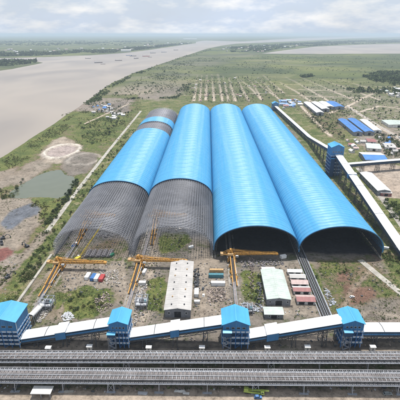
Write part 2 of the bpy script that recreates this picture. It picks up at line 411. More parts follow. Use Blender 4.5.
# ring bund of the settling basin
cx, cy = G(62,151); ax_ = np.sqrt(((Xg-cx)/29)**2+((Yg-cy)/47)**2)*(1+fx1*.25); ring = np.exp(-((ax_-1)/.13)**2)
z = z+2.2*ring; flat = np.clip((.86-ax_)/.1, 0, 1)
rgb = rgb*(1-.85*ring[...,None])+np.array((.56,.51,.45))*.85*ring[...,None]; veg *= (1-ring)
rgb = rgb*(1-flat[...,None])+np.array((.32,.27,.25))*flat[...,None]; veg *= (1-flat); z = z*(1-flat)-.2*flat
cx, cy = G(80,158); cx, cy = G(84,159); fx1_ = fx1; ax_ = np.sqrt(((Xg-cx)/26)**2+((Yg-cy)/36)**2)*(1+fx1*.4); ring = np.exp(-((ax_-1)/.12)**2)*.35; z = z+1.2*ring; rgb = rgb*(1-ring[...,None])+np.array((.48,.44,.39))*ring[...,None]

nr = len(rows)
verts = np.stack([Xg, Yg, z], -1).reshape(-1,3)
ii, jj = np.meshgrid(np.arange(nr-1), np.arange(NX-1), indexing='ij')
a0 = (ii*NX+jj).ravel(); quads = np.stack([a0, a0+1, a0+NX+1, a0+NX], 1)
gm = bpy.data.meshes.new('ground')
gm.vertices.add(len(verts)); gm.vertices.foreach_set('co', verts.ravel().astype(np.float32))
gm.loops.add(quads.size); gm.loops.foreach_set('vertex_index', quads.ravel().astype(np.int32))
gm.polygons.add(len(quads)); gm.polygons.foreach_set('loop_start', np.arange(0, quads.size, 4, dtype=np.int32))
gm.update(calc_edges=True); gm.validate()
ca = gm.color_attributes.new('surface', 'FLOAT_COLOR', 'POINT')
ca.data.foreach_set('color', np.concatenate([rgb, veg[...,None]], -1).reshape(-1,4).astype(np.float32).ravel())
far = np.clip((Yg-1250)/700, 0, 1)
fa = gm.attributes.new('farland', 'FLOAT', 'POINT'); fa.data.foreach_set('value', far.ravel().astype(np.float32))
gm.polygons.foreach_set('use_smooth', [True]*len(gm.polygons))
ground = bpy.data.objects.new('ground', gm); col.objects.link(ground); tag(ground, kind='structure')

m, nt, b = nodes('ground surface'); N = nt.nodes; L = nt.links
tc = N.new('ShaderNodeTexCoord'); at = N.new('ShaderNodeAttribute'); at.attribute_name = 'surface'
af = N.new('ShaderNodeAttribute'); af.attribute_name = 'farland'
def noise(scale, detail=5, rough=.6, vec=None, dist=0.):
    n = N.new('ShaderNodeTexNoise'); n.inputs['Scale'].default_value = scale; n.inputs['Detail'].default_value = detail; n.inputs['Roughness'].default_value = rough; n.inputs['Distortion'].default_value = dist
    L.new(vec or tc.outputs['Object'], n.inputs['Vector']); return n
def math_(op, a, b_=None, c_=None, clamp=False):
    n = N.new('ShaderNodeMath'); n.operation = op; n.use_clamp = clamp
    for i, v_ in enumerate((a, b_, c_)):
        if v_ is None: continue
        if hasattr(v_, 'links'): L.new(v_, n.inputs[i])
        else: n.inputs[i].default_value = v_
    return n.outputs[0]
def mixc(f, a, b_, mode='MIX'):
    n = N.new('ShaderNodeMix'); n.data_type = 'RGBA'; n.blend_type = mode
    for k, v_ in (('Factor',f),('A',a),('B',b_)):
        if hasattr(v_, 'links'): L.new(v_, n.inputs[k])
        elif k == 'Factor': n.inputs[k].default_value = v_
        else: n.inputs[k].default_value = (*v_, 1)
    return n.outputs['Result']
n_big = noise(.014, 6, .6); n_mid = noise(.065, 8, .72); n_fine = noise(.30, 8, .80); n_mix = noise(.028, 8, .75)
def stretch(o, k): return math_('MULTIPLY_ADD', o, k, .5-.5*k, clamp=True)
cov = math_('ADD', math_('ADD', math_('MULTIPLY', n_mid.outputs['Fac'], .40), math_('MULTIPLY', n_fine.outputs['Fac'], .32)), math_('MULTIPLY', n_mix.outputs['Fac'], .28))
cov = math_('MULTIPLY_ADD', cov, 3.4, .5-1.7)
vegf = math_('MULTIPLY_ADD', math_('SUBTRACT', at.outputs['Alpha'], cov), 3.6, .5, clamp=True)
gr_ = N.new('ShaderNodeValToRGB'); el = gr_.color_ramp.elements
el[0].position = .12; el[0].color = (.026,.036,.016,1); el[1].position = .9; el[1].color = (.21,.19,.08,1)
k = el.new(.42); k.color = (.072,.096,.028,1); k = el.new(.64); k.color = (.138,.146,.046,1)
gm_ = math_('ADD', math_('MULTIPLY', stretch(n_mix.outputs['Fac'], 2.8), .42), math_('MULTIPLY', stretch(n_fine.outputs['Fac'], 3.2), .58))
L.new(gm_, gr_.inputs['Fac']); g2 = gr_.outputs['Color']
sl = N.new('ShaderNodeValToRGB'); el = sl.color_ramp.elements
el[0].position = .1; el[0].color = (.30,.29,.28,1); el[1].position = .92; el[1].color = (1.6,1.58,1.56,1); k = el.new(.5); k.color = (1,1,1,1)
sm_ = math_('ADD', math_('MULTIPLY', stretch(n_mid.outputs['Fac'], 2.6), .5), math_('MULTIPLY', stretch(n_fine.outputs['Fac'], 3.4), .5))
L.new(sm_, sl.inputs['Fac'])
soil = mixc(1.0, at.outputs['Color'], sl.outputs['Color'], 'MULTIPLY')
soil = mixc(math_('MULTIPLY_ADD', stretch(n_big.outputs['Fac'], 2.4), .5, -.1, clamp=True), soil, mixc(1.0, soil, (.80,.70,.60), 'MULTIPLY'))
near_c = mixc(vegf, soil, g2)
# far farmland: plots, hedges, woods
vo = N.new('ShaderNodeTexVoronoi'); vo.inputs['Scale'].default_value = .0052; vo.inputs['Randomness'].default_value = .9
mp = N.new('ShaderNodeMapping'); mp.inputs['Scale'].default_value = (.55,1,1); mp.inputs['Rotation'].default_value = (0,0,.2); L.new(tc.outputs['Object'], mp.inputs['Vector']); L.new(mp.outputs['Vector'], vo.inputs['Vector'])
sv = N.new('ShaderNodeSeparateColor'); L.new(vo.outputs['Color'], sv.inputs['Color'])
plot = N.new('ShaderNodeValToRGB'); el = plot.color_ramp.elements
el[0].position = 0; el[0].color = (.085,.105,.035,1); el[1].position = 1; el[1].color = (.27,.245,.12,1)
k = el.new(.4); k.color = (.165,.182,.052,1); k = el.new(.7); k.color = (.23,.23,.072,1); k = el.new(.88); k.color = (.20,.19,.12,1)
L.new(sv.outputs['Red'], plot.inputs['Fac'])
n_w = noise(.0011, 8, .65); n_w2 = noise(.006, 6, .7)
wood = math_('MULTIPLY_ADD', math_('ADD', math_('MULTIPLY', n_w.outputs['Fac'], .55), math_('MULTIPLY', n_w2.outputs['Fac'], .45)), 10, -4.45, clamp=True)
farc = mixc(math_('MULTIPLY', wood, .85), plot.outputs['Color'], (.036,.052,.030))
farc = mixc(.3, farc, near_c)
farc = mixc(math_('MULTIPLY_ADD', n_w2.outputs['Fac'], 2.4, -.75, clamp=True), mixc(.5, farc, (.05,.065,.035)), farc)
L.new(mixc(af.outputs['Fac'], near_c, farc), b.inputs['Base Color'])
b.inputs['Roughness'].default_value = .95; b.inputs['Specular IOR Level'].default_value = .15
bp = N.new('ShaderNodeBump'); bp.inputs['Strength'].default_value = .6; bp.inputs['Distance'].default_value = .5
L.new(n_fine.outputs['Fac'], bp.inputs['Height']); L.new(bp.outputs['Normal'], b.inputs['Normal'])
gm.materials.append(m)

# ------------------------------------------------------------------ water
m, nt, b = nodes('silty water'); N = nt.nodes; L = nt.links
tc = N.new('ShaderNodeTexCoord')
mp = N.new('ShaderNodeMapping'); mp.inputs['Scale'].default_value = (1.6,.55,1); mp.inputs['Rotation'].default_value = (0,0,.35); L.new(tc.outputs['Object'], mp.inputs['Vector'])
n1 = noise(.0016, 5, .5, mp.outputs['Vector'], 1.2); n2 = noise(.25, 6, .65)
L.new(mixc(math_('MULTIPLY_ADD', n1.outputs['Fac'], 4.0, -1.5, clamp=True), (.235,.205,.18), (.315,.27,.225)), b.inputs['Base Color'])
b.inputs['Roughness'].default_value = .42; b.inputs['IOR'].default_value = 1.33; b.inputs['Specular IOR Level'].default_value = .3
bp = N.new('ShaderNodeBump'); bp.inputs['Strength'].default_value = .25; bp.inputs['Distance'].default_value = .3
L.new(n2.outputs['Fac'], bp.inputs['Height']); L.new(bp.outputs['Normal'], b.inputs['Normal'])
M['river'] = m
m, nt, b = nodes('pond water'); N = nt.nodes; L = nt.links
tc = N.new('ShaderNodeTexCoord'); n1 = noise(.05, 5); 
L.new(mixc(n1.outputs['Fac'], (.10,.112,.075), (.14,.148,.105)), b.inputs['Base Color']); b.inputs['Roughness'].default_value = .12; b.inputs['IOR'].default_value = 1.33
n2 = noise(1.2, 4); bp = N.new('ShaderNodeBump'); bp.inputs['Strength'].default_value = .12; bp.inputs['Distance'].default_value = .1
L.new(n2.outputs['Fac'], bp.inputs['Height']); L.new(bp.outputs['Normal'], b.inputs['Normal'])
M['pond'] = m
def water(name, pts, mt, grow, zz=WATER_Z):
    P = wpoly(pts); n = len(P); ar = 0
    for i in range(n): ar += P[i][0]*P[(i+1)%n][1]-P[(i+1)%n][0]*P[i][1]
    sg = 1 if ar > 0 else -1
    Q = []
    for i in range(n):
        d1 = P[i]-P[i-1]; d2 = P[(i+1)%n]-P[i]
        t = d1/np.linalg.norm(d1)+d2/np.linalg.norm(d2); t /= np.linalg.norm(t)+1e-9
        g = grow*max(1, P[i][1]/900)
        Q.append((P[i][0]+t[1]*g*sg, P[i][1]-t[0]*g*sg, zz))
    mb = MB(); mb.poly(Q if sg > 0 else Q[::-1])
    o = link(name, mb, mt); tag(o, kind='structure'); return o
water('river', RIVER, M['river'], 6); water('river_arm', RIVER2, M['river'], 6); water('pond', POND, M['pond'], 5)

# ------------------------------------------------------------------ built roads
def road(name, pts, wd, mt, zt=.32, th=.5):
    P = [np.array(p) for p in pts]; mb = MB(); Lf = []; Rt = []
    Q = []
    for a, c in zip(P[:-1], P[1:]):
        n = max(1, int(np.linalg.norm(c-a)/25))
        Q += [a+(c-a)*k/n for k in range(n)]
    Q.append(P[-1])
    for i, p in enumerate(Q):
        d = Q[min(i+1,len(Q)-1)]-Q[max(i-1,0)]; d = d/np.linalg.norm(d); nrm = np.array([-d[1], d[0]])
        Lf.append(p+nrm*wd/2*(1+.04*math.sin(i*1.7))); Rt.append(p-nrm*wd/2*(1+.04*math.cos(i*2.3)))
    for i in range(len(Q)-1):
        q = [(*Rt[i],zt),(*Rt[i+1],zt),(*Lf[i+1],zt),(*Lf[i],zt)]; mb.poly(q[::-1] if False else [q[0],q[1],q[2],q[3]])
        mb.poly([(*Rt[i],zt-th),(*Rt[i+1],zt-th),(*Rt[i+1],zt),(*Rt[i],zt)]); mb.poly([(*Lf[i],zt),(*Lf[i+1],zt),(*Lf[i+1],zt-th),(*Lf[i],zt-th)])
    return tag(link(name, mb, mt), kind='structure')
road('road', [G(141,111), G(110,149), G(80,187), G(47,232)], 5.6, M['concrete'])
road('concrete_path', [G(360,260), G(378,275), G(404,296), G(430,318)], 6, M['concrete'])
road('access_road', [G(345,105), G(372,121.5), G(402,140)], 6, M['concrete_dirty'], .25)
road('service_road', [G(358,168), G(376,190), G(404,228)], 8, M['concrete_dirty'], .25)

# ------------------------------------------------------------------ the four barrel vault sheds
SP = 8.5
def profile(xl, xr, crest, n, off=0.0, zlow=0.0):
    "points from left foot up over the crest to right foot; off moves the layer inwards"
    xm = (xl+xr)/2; a = (xr-xl)/2-off; h = crest-SP-off
    pts = [(xm-a, zz) for zz in np.linspace(zlow, SP, 6)[:-1]] if zlow < SP-1 else []
    pts += [(xm-a*math.cos(t), SP+h*math.sin(t)**.92) for t in np.linspace(0, math.pi, 160)]
    if zlow < SP-1: pts += [(xm+a, zz) for zz in np.linspace(SP, zlow, 6)[1:]]
    P = np.array(pts); s = np.concatenate([[0], np.cumsum(np.hypot(*np.diff(P, axis=0).T))])
    t = np.linspace(0, s[-1], n+1)
    return np.stack([np.interp(t, s, P[:,0]), np.interp(t, s, P[:,1])], 1)
def cladding(xl, xr, crest, y0, y1, zlow=7.0, bay=6.4, dips=()):
    mb = MB(); n = 84; P = profile(xl, xr, crest, n, 0, zlow); xm = (xl+xr)/2
    C0 = np.array([xm, SP]); D = P-C0; D /= np.linalg.norm(D, axis=1)[:,None]
    ys = []; nb = max(1, round((y1-y0)/bay)); bw = (y1-y0)/nb
    for k in range(nb):
        y = y0+k*bw; ys += [(y,.30),(y+.55,.30),(y+.75,0.0),(y+bw*.5,.10),(y+bw-.2,0.0)]
    ys.append((y1,.30))
    for lay in (0,1):
        b0 = len(mb.v)
        for (y, o) in ys:
            for dyy in dips: o = o-1.1*math.exp(-((y-dyy)/5)**2)
            q = P+D*((o) if lay == 0 else -.35)
            mb.v += [(float(a), y, float(c)) for a, c in q]
        for i in range(len(ys)-1):
            for j in range(n):
                v0 = b0+i*(n+1)+j
                mb.f.append((v0, v0+1, v0+n+2, v0+n+1) if lay == 0 else (v0, v0+n+1, v0+n+2, v0+1))
    nv = len(ys)*(n+1)
    for i in (0, len(ys)-1):                       # close the two end edges
        for j in range(n):
            v0 = i*(n+1)+j
            mb.f.append((v0, nv+v0, nv+v0+1, v0+1) if i == 0 else (v0, v0+1, nv+v0+1, nv+v0))
    return mb
def space_frame(xl, xr, crest, y0, y1, dyy=3.5, n=42, wd=.31, single=False, drop=None):
    mb = MB(); Po = profile(xl+.7, xr-.7, crest-.7, n); Pi = profile(xl+.7, xr-.7, crest-.7, n-1, 2.2)
    ny = max(1, round((y1-y0)/dyy)); d = (y1-y0)/ny
    bm = lambda p, q, w_: mb.beam(p, q, w_, w_, 3, False)
    for i in range(ny+1):
        y = y0+i*d
        for j in range(n+1):
            p = (Po[j][0], y, Po[j][1])
            if drop and drop(p): continue
            if j < n: bm(p, (Po[j+1][0], y, Po[j+1][1]), wd)
            if i < ny: bm(p, (Po[j][0], y+d, Po[j][1]), wd)
            if single or i == ny: continue
            for dj in (-1, 0):
                jj_ = j+dj
                if 0 <= jj_ < n:
                    q = (Pi[jj_][0], y+d/2, Pi[jj_][1])
                    bm(p, q, wd*.7); bm((p[0], y+d, p[2]), q, wd*.7)
        if single or i == ny: continue
        for j in range(n):
            q = (Pi[j][0], y+d/2, Pi[j][1])
            if drop and drop(q): continue
            if j < n-1: bm(q, (Pi[j+1][0], y+d/2, Pi[j+1][1]), wd)
            if i < ny-1: bm(q, (Pi[j][0], y+1.5*d, Pi[j][1]), wd)
    return mb
m, nt, b = nodes('sky blue vault sheet'); N = nt.nodes; L = nt.links
tc = N.new('ShaderNodeTexCoord')
mp = N.new('ShaderNodeMapping'); mp.inputs['Scale'].default_value = (.05,1,.05); L.new(tc.outputs['Object'], mp.inputs['Vector'])
n1 = noise(.155, 3, .6, mp.outputs['Vector']); n2 = noise(.03, 5, .6); n3 = noise(1.4, 2, .5, mp.outputs['Vector'])
c = mixc(n1.outputs['Fac'], (.056,.32,.59), (.095,.40,.68)); c = mixc(math_('MULTIPLY_ADD', n2.outputs['Fac'], 1.6, -.5, clamp=True), c, (.085,.395,.69))
c = mixc(math_('MULTIPLY_ADD', n3.outputs['Fac'], .8, -.25, clamp=True), c, (.07,.36,.64))
# single sheets differ a little in tone; dust lies in long runs down the vault
fl = N.new('ShaderNodeVectorMath'); fl.operation = 'FLOOR'; mp3 = N.new('ShaderNodeMapping'); mp3.inputs['Scale'].default_value = (.35,.15625,.001); L.new(tc.outputs['Object'], mp3.inputs['Vector']); L.new(mp3.outputs['Vector'], fl.inputs[0])
wn = N.new('ShaderNodeTexWhiteNoise'); wn.noise_dimensions = '2D'; L.new(fl.outputs[0], wn.inputs['Vector'])
c = mixc(math_('MULTIPLY', wn.outputs['Value'], .22), c, (.045,.27,.55))
mp4 = N.new('ShaderNodeMapping'); mp4.inputs['Scale'].default_value = (.5,.012,.05); L.new(tc.outputs['Object'], mp4.inputs['Vector'])
n4 = noise(1.0, 6, .7, mp4.outputs['Vector'])
c = mixc(math_('MULTIPLY_ADD', n4.outputs['Fac'], 1.5, -.70, clamp=True), c, (.22,.45,.62))
L.new(c, b.inputs['Base Color']); b.inputs['Roughness'].default_value = .43; b.inputs['Specular IOR Level'].default_value = .85; b.inputs['IOR'].default_value = 1.5
b.inputs['Anisotropic'].default_value = 1.0
cx_ = N.new('ShaderNodeCombineXYZ'); cx_.inputs['Y'].default_value = 1.0; L.new(cx_.outputs['Vector'], b.inputs['Tangent'])
# rolled ribs across the vault
wv = N.new('ShaderNodeTexWave'); wv.wave_type = 'BANDS'; wv.bands_direction = 'Y'; wv.inputs['Scale'].default_value = .9; wv.inputs['Distortion'].default_value = .3
L.new(tc.outputs['Object'], wv.inputs['Vector'])
bp = N.new('ShaderNodeBump'); bp.inputs['Strength'].default_value = .9; bp.inputs['Distance'].default_value = .10
L.new(wv.outputs['Fac'], bp.inputs['Height']); L.new(bp.outputs['Normal'], b.inputs['Normal'])
M['vault'] = m
FRONT, BACK = 344.0, G(210,103.6,33)[1]
sheds = [(-149.5,-73,31), (-73,7,33), (7,89,33), (89,169,33)]
labels = ['leftmost barrel shed with a bare lattice front and an open band near the end',
          'barrel shed second from the left, bare lattice in front of the blue vault',
          'third barrel shed from the left, fully clad in blue, joining the rightmost shed',
          'rightmost barrel shed, fully clad in blue, beside the long sloping gallery']
Y2 = G(177.5,178.5,33)[1]; Y1 = G(121,181,31)[1]
def yz(px, py, zz): return G(px, py, zz)[1]
yb0, yb1, yb2, yb3 = yz(150,128,31), yz(155,121,31), yz(158,116.5,31), yz(164,107.5,31)
for i, (xl, xr, cz) in enumerate(sheds):
    t = thing('coal_shed', labels[i], 'storage shed', ((xl+xr)/2, FRONT, 0), 0, 'barrel vault coal sheds side by side')
    if i == 0:
        link('roof_cladding', cladding(xl, xr, cz, Y1, yb0), M['vault'], t, smooth=True)
        o = link('roof_cladding', cladding(xl, xr, cz, yb1, yb2), M['vault'], t, smooth=True); o['label'] = 'narrow blue cladding band near the far end'
        o = link('space_frame', space_frame(xl, xr, cz, FRONT, Y1+10), M['frame_steel'], t); o['label'] = 'bare grey lattice of the front half'
        o = link('space_frame', space_frame(xl, xr, cz, yb0-10, yb3, 6.5, 26, .4), M['frame_steel'], t); o['label'] = 'bare lattice at the far end'
        o = link('inner_lining', cladding(xl+3, xr-3, cz-3.2, yb0+2, yb3-6, 7, 14), mat('weathered purple grey lining', (.19,.165,.175), .8, 0, .35, .08), t)
    elif i == 1:
        link('roof_cladding', cladding(xl, xr, cz, Y2, BACK), M['vault'], t, smooth=True)
        o = link('space_frame', space_frame(xl, xr, cz, FRONT, Y2+10), M['frame_steel'], t); o['label'] = 'bare grey lattice in front of the vault'
    else:
        link('roof_cladding', cladding(xl, xr, cz, FRONT, BACK, 7.0 if i == 2 else 5.5, dips=((905,) if i == 3 else (935,))), M['vault'], t, smooth=True)
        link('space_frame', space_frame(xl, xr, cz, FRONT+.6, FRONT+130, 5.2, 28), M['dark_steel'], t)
    # trim arch at the mouth of the cladding
    yf = (Y1, Y2, FRONT, FRONT)[i]
    P = profile(xl, xr, cz+.25, 60, -.2, 7.0); mb = MB()
    for a, c in zip(P[:-1], P[1:]): mb.beam((a[0], yf-.35, a[1]), (c[0], yf-.35, c[1]), .7, .6)
    link('arch_trim', mb, M['blue_wall'], t)
    # plinth beam and foot blocks
    mb = MB()
    for x in (xl+1.4, xr-1.4): mb.box(x-.45, x+.45, FRONT-4, BACK, -.3, 1.1)
    link('plinth', mb, M['concrete'], t)
    # valley gutter / ridge rail
    if i:
        mb = MB().box(xl-.9, xl+.9, (min(Y1,Y2), Y2, FRONT)[i-1] if i < 3 else FRONT, BACK, SP-1.0, SP-.2); link('valley_gutter', mb, M['light_steel'], t)
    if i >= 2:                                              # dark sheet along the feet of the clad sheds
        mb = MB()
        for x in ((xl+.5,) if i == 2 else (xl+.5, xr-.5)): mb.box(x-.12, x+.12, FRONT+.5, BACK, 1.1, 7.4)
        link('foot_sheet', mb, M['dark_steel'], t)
# low wall that carries on from the left foot of the first shed towards the towers
mb = MB(); mb.box(-152.4,-150.2, 262, 343, -.3, 1.3)
tag(link('retaining_wall', mb, M['concrete']), 'long pale concrete kerb wall running from the left shed foot to the corner tower', 'wall')

# ------------------------------------------------------------------ transfer towers of the conveyor system
def tower(label, x0, x1, y0, y1, ze, zr, storeys=4, closed=.45, annex=None, open_side=True, group='blue transfer towers'):
    cx, cy = (x0+x1)/2, (y0+y1)/2
    t = thing('transfer_tower', label, 'tower', (cx, cy, 0), 0, group)
    zc_ = ze*(1-closed)
    # cladding of the upper storeys, four sheets with gable ends
    mb = MB(); mb.box(x0+.15, x1-.15, y0+.15, y1-.15, zc_, ze)
    for yy, s in ((y0+.15,1),(y1-.15,-1)):
        q = [(x0+.15,yy,ze),(x1-.15,yy,ze),((x0+x1)/2,yy,zr-.05)]; mb.poly(q if s > 0 else q[::-1])
    for k in range(int((x1-x0)/1.5)):                       # sheet ribs
        mb.box(x0+.8+k*1.5, x0+.92+k*1.5, y0+.05, y0+.15, zc_, ze-.05)
    for k in range(int((y1-y0)/1.5)):
        for xx in (x0+.05, x1-.15): mb.box(xx, xx+.1, y0+.8+k*1.5, y0+.92+k*1.5, zc_, ze-.05)
    link('wall', mb, M['blue_wall'], t)
    # lower walls, set back behind the frame
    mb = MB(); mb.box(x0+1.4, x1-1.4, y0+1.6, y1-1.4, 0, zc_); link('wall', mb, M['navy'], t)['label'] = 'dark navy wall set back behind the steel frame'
    mb = MB(); nx, ny = 4, 4
    for i in range(nx+1):
        for j in range(ny+1):
            if 0 < i < nx and 0 < j < ny: continue
            X_ = x0+.4+(x1-x0-.8)*i/nx; Y_ = y0+.4+(y1-y0-.8)*j/ny
            mb.box(X_-.28, X_+.28, Y_-.28, Y_+.28, 0, zc_-.02)
    hs = zc_/max(1, storeys-1)
    for k in range(storeys-1):
        for i in range(nx):
            xa = x0+.4+(x1-x0-.8)*i/nx; xb = x0+.4+(x1-x0-.8)*(i+1)/nx
            if (i+k) % 2 == 0: mb.beam((xa,y0+.35,k*hs), (xb,y0+.35,(k+1)*hs), .25)
    link('steel_frame', mb, M['blue_paint'], t)
    for k in range(1, storeys+1):
        zz = min(k*hs, zc_) if k < storeys else zc_+(ze-zc_)*.5
        mb = MB()
        if k < storeys:
            mb.box(x0-.6, x1+.6, y0-.7, y1+.2, zz-.3, zz); link('floor_slab', mb, M['blue_wall'], t)
            mb = MB()
            nseg = 6
            for s in range(nseg):                            # white guard rail in bays on the front and both sides
                xa = x0-.5+(x1-x0+1)*s/nseg+.5; xb = x0-.5+(x1-x0+1)*(s+1)/nseg-.3
                for dz in (.55, 1.1): mb.box(xa, xb, y0-.68, y0-.58, zz+dz, zz+dz+.16)
                mb.box(xa, xb, y0-.66, y0-.6, zz, zz+.3)
                mb.box(xa-.45, xb+.45, y0-.67, y0-.63, zz+.9, zz+.96)
                ya = y0+(y1-y0)*s/nseg+.2; yb = y0+(y1-y0)*(s+1)/nseg-.3
                for xx in (x0-.55, x1+.45):
                    for dz in (.55, 1.1): mb.box(xx, xx+.1, ya, yb, zz+dz, zz+dz+.16)
            link('guard_rail', mb, M['white'], t)
    nw = 4
    for k in range(nw):                                       # windows in the clad part
        xa = x0+1.6+(x1-x0-3.2)*(k+.15)/nw; xb = x0+1.6+(x1-x0-3.2)*(k+.8)/nw; zz = zc_+(ze-zc_)*.42
        f = link('window', MB().box(xa, xb, y0-.02, y0+.04, zz, zz+1.5), M['light_steel'], t)
        link('pane', MB().box(xa+.15, xb-.15, y0-.05, y0-.02, zz+.15, zz+1.35), M['glass'], f)
    link('door', MB().box(x0+2.2, x0+5.2, y0+1.5, y0+1.6, 0, 3.2), M['dark'], t)
    rf = link('roof', MB().gable(x0, x1, y0, y1, ze+.05, zr+.05, 'y', .3, .7), M['tower_roof'], t)
    mb = MB()
    for k in range(int((y1-y0+1)/1.1)):
        yy = y0-.5+k*1.1
        for s in (-1,1):
            xe = cx+s*((x1-x0)/2+.6); mb.beam((cx,yy,zr+.38), (xe,yy,ze+.30-.6*(zr-ze)/((x1-x0)/2)), .12, .07, 4)
    link('seam', mb, M['tower_roof'], rf)
    link('ridge_cap', MB().box(cx-.3, cx+.3, y0-.7, y1+.7, zr+.32, zr+.44), M['tower_roof'], rf)
    link('downpipe', MB().box(x1-.1, x1+.12, y0+.3, y0+.55, 0, ze-.3), M['white'], t)
    if annex:
        ax0, ax1, az = annex
        a = link('stair_annex', MB().box(ax0, ax1, y0-3.6, y0-.75, zc_-1.5 if az > zc_ else 0, az), M['navy'], t)
        link('annex_roof', MB().gable(ax0, ax1, y0-3.6, y0-.75, az+.02, az+.45, 'x', .15, .35), M['tower_roof'], a)
        mb = MB(); n = 7
        for k in range(n):
            za, zb = az*k/n, az*(k+1)/n
            xa, xb = (ax0+.4, ax1-.4) if k % 2 == 0 else (ax1-.4, ax0+.4)
            mb.beam((xa,y0-2.2,za), (xb,y0-2.2,zb), .9, .2)
        for xx in (ax0+.2, ax1-.2):
            for yy in (y0-3.3, y0-1.0): mb.box(xx-.15, xx+.15, yy-.15, yy+.15, 0, az)
        link('stair', mb, M['steel'], t)
    return t
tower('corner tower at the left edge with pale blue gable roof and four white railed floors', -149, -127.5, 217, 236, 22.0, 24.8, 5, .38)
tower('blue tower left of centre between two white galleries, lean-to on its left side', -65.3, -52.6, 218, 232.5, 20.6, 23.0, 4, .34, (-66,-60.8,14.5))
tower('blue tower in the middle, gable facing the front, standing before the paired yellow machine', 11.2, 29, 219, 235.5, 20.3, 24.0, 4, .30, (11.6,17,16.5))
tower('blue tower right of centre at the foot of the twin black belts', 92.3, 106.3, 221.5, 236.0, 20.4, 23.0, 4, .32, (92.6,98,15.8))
tower('tall blue tower beyond the sheds on the right where three galleries meet', 184.5, 203.5, 588, 609, 44.5, 48.5, 7, .30, (185,190.5,28))
tower('small far blue tower at the back right corner of the sheds', 183, 200, 1158, 1178, 19, 23, 4, .5)

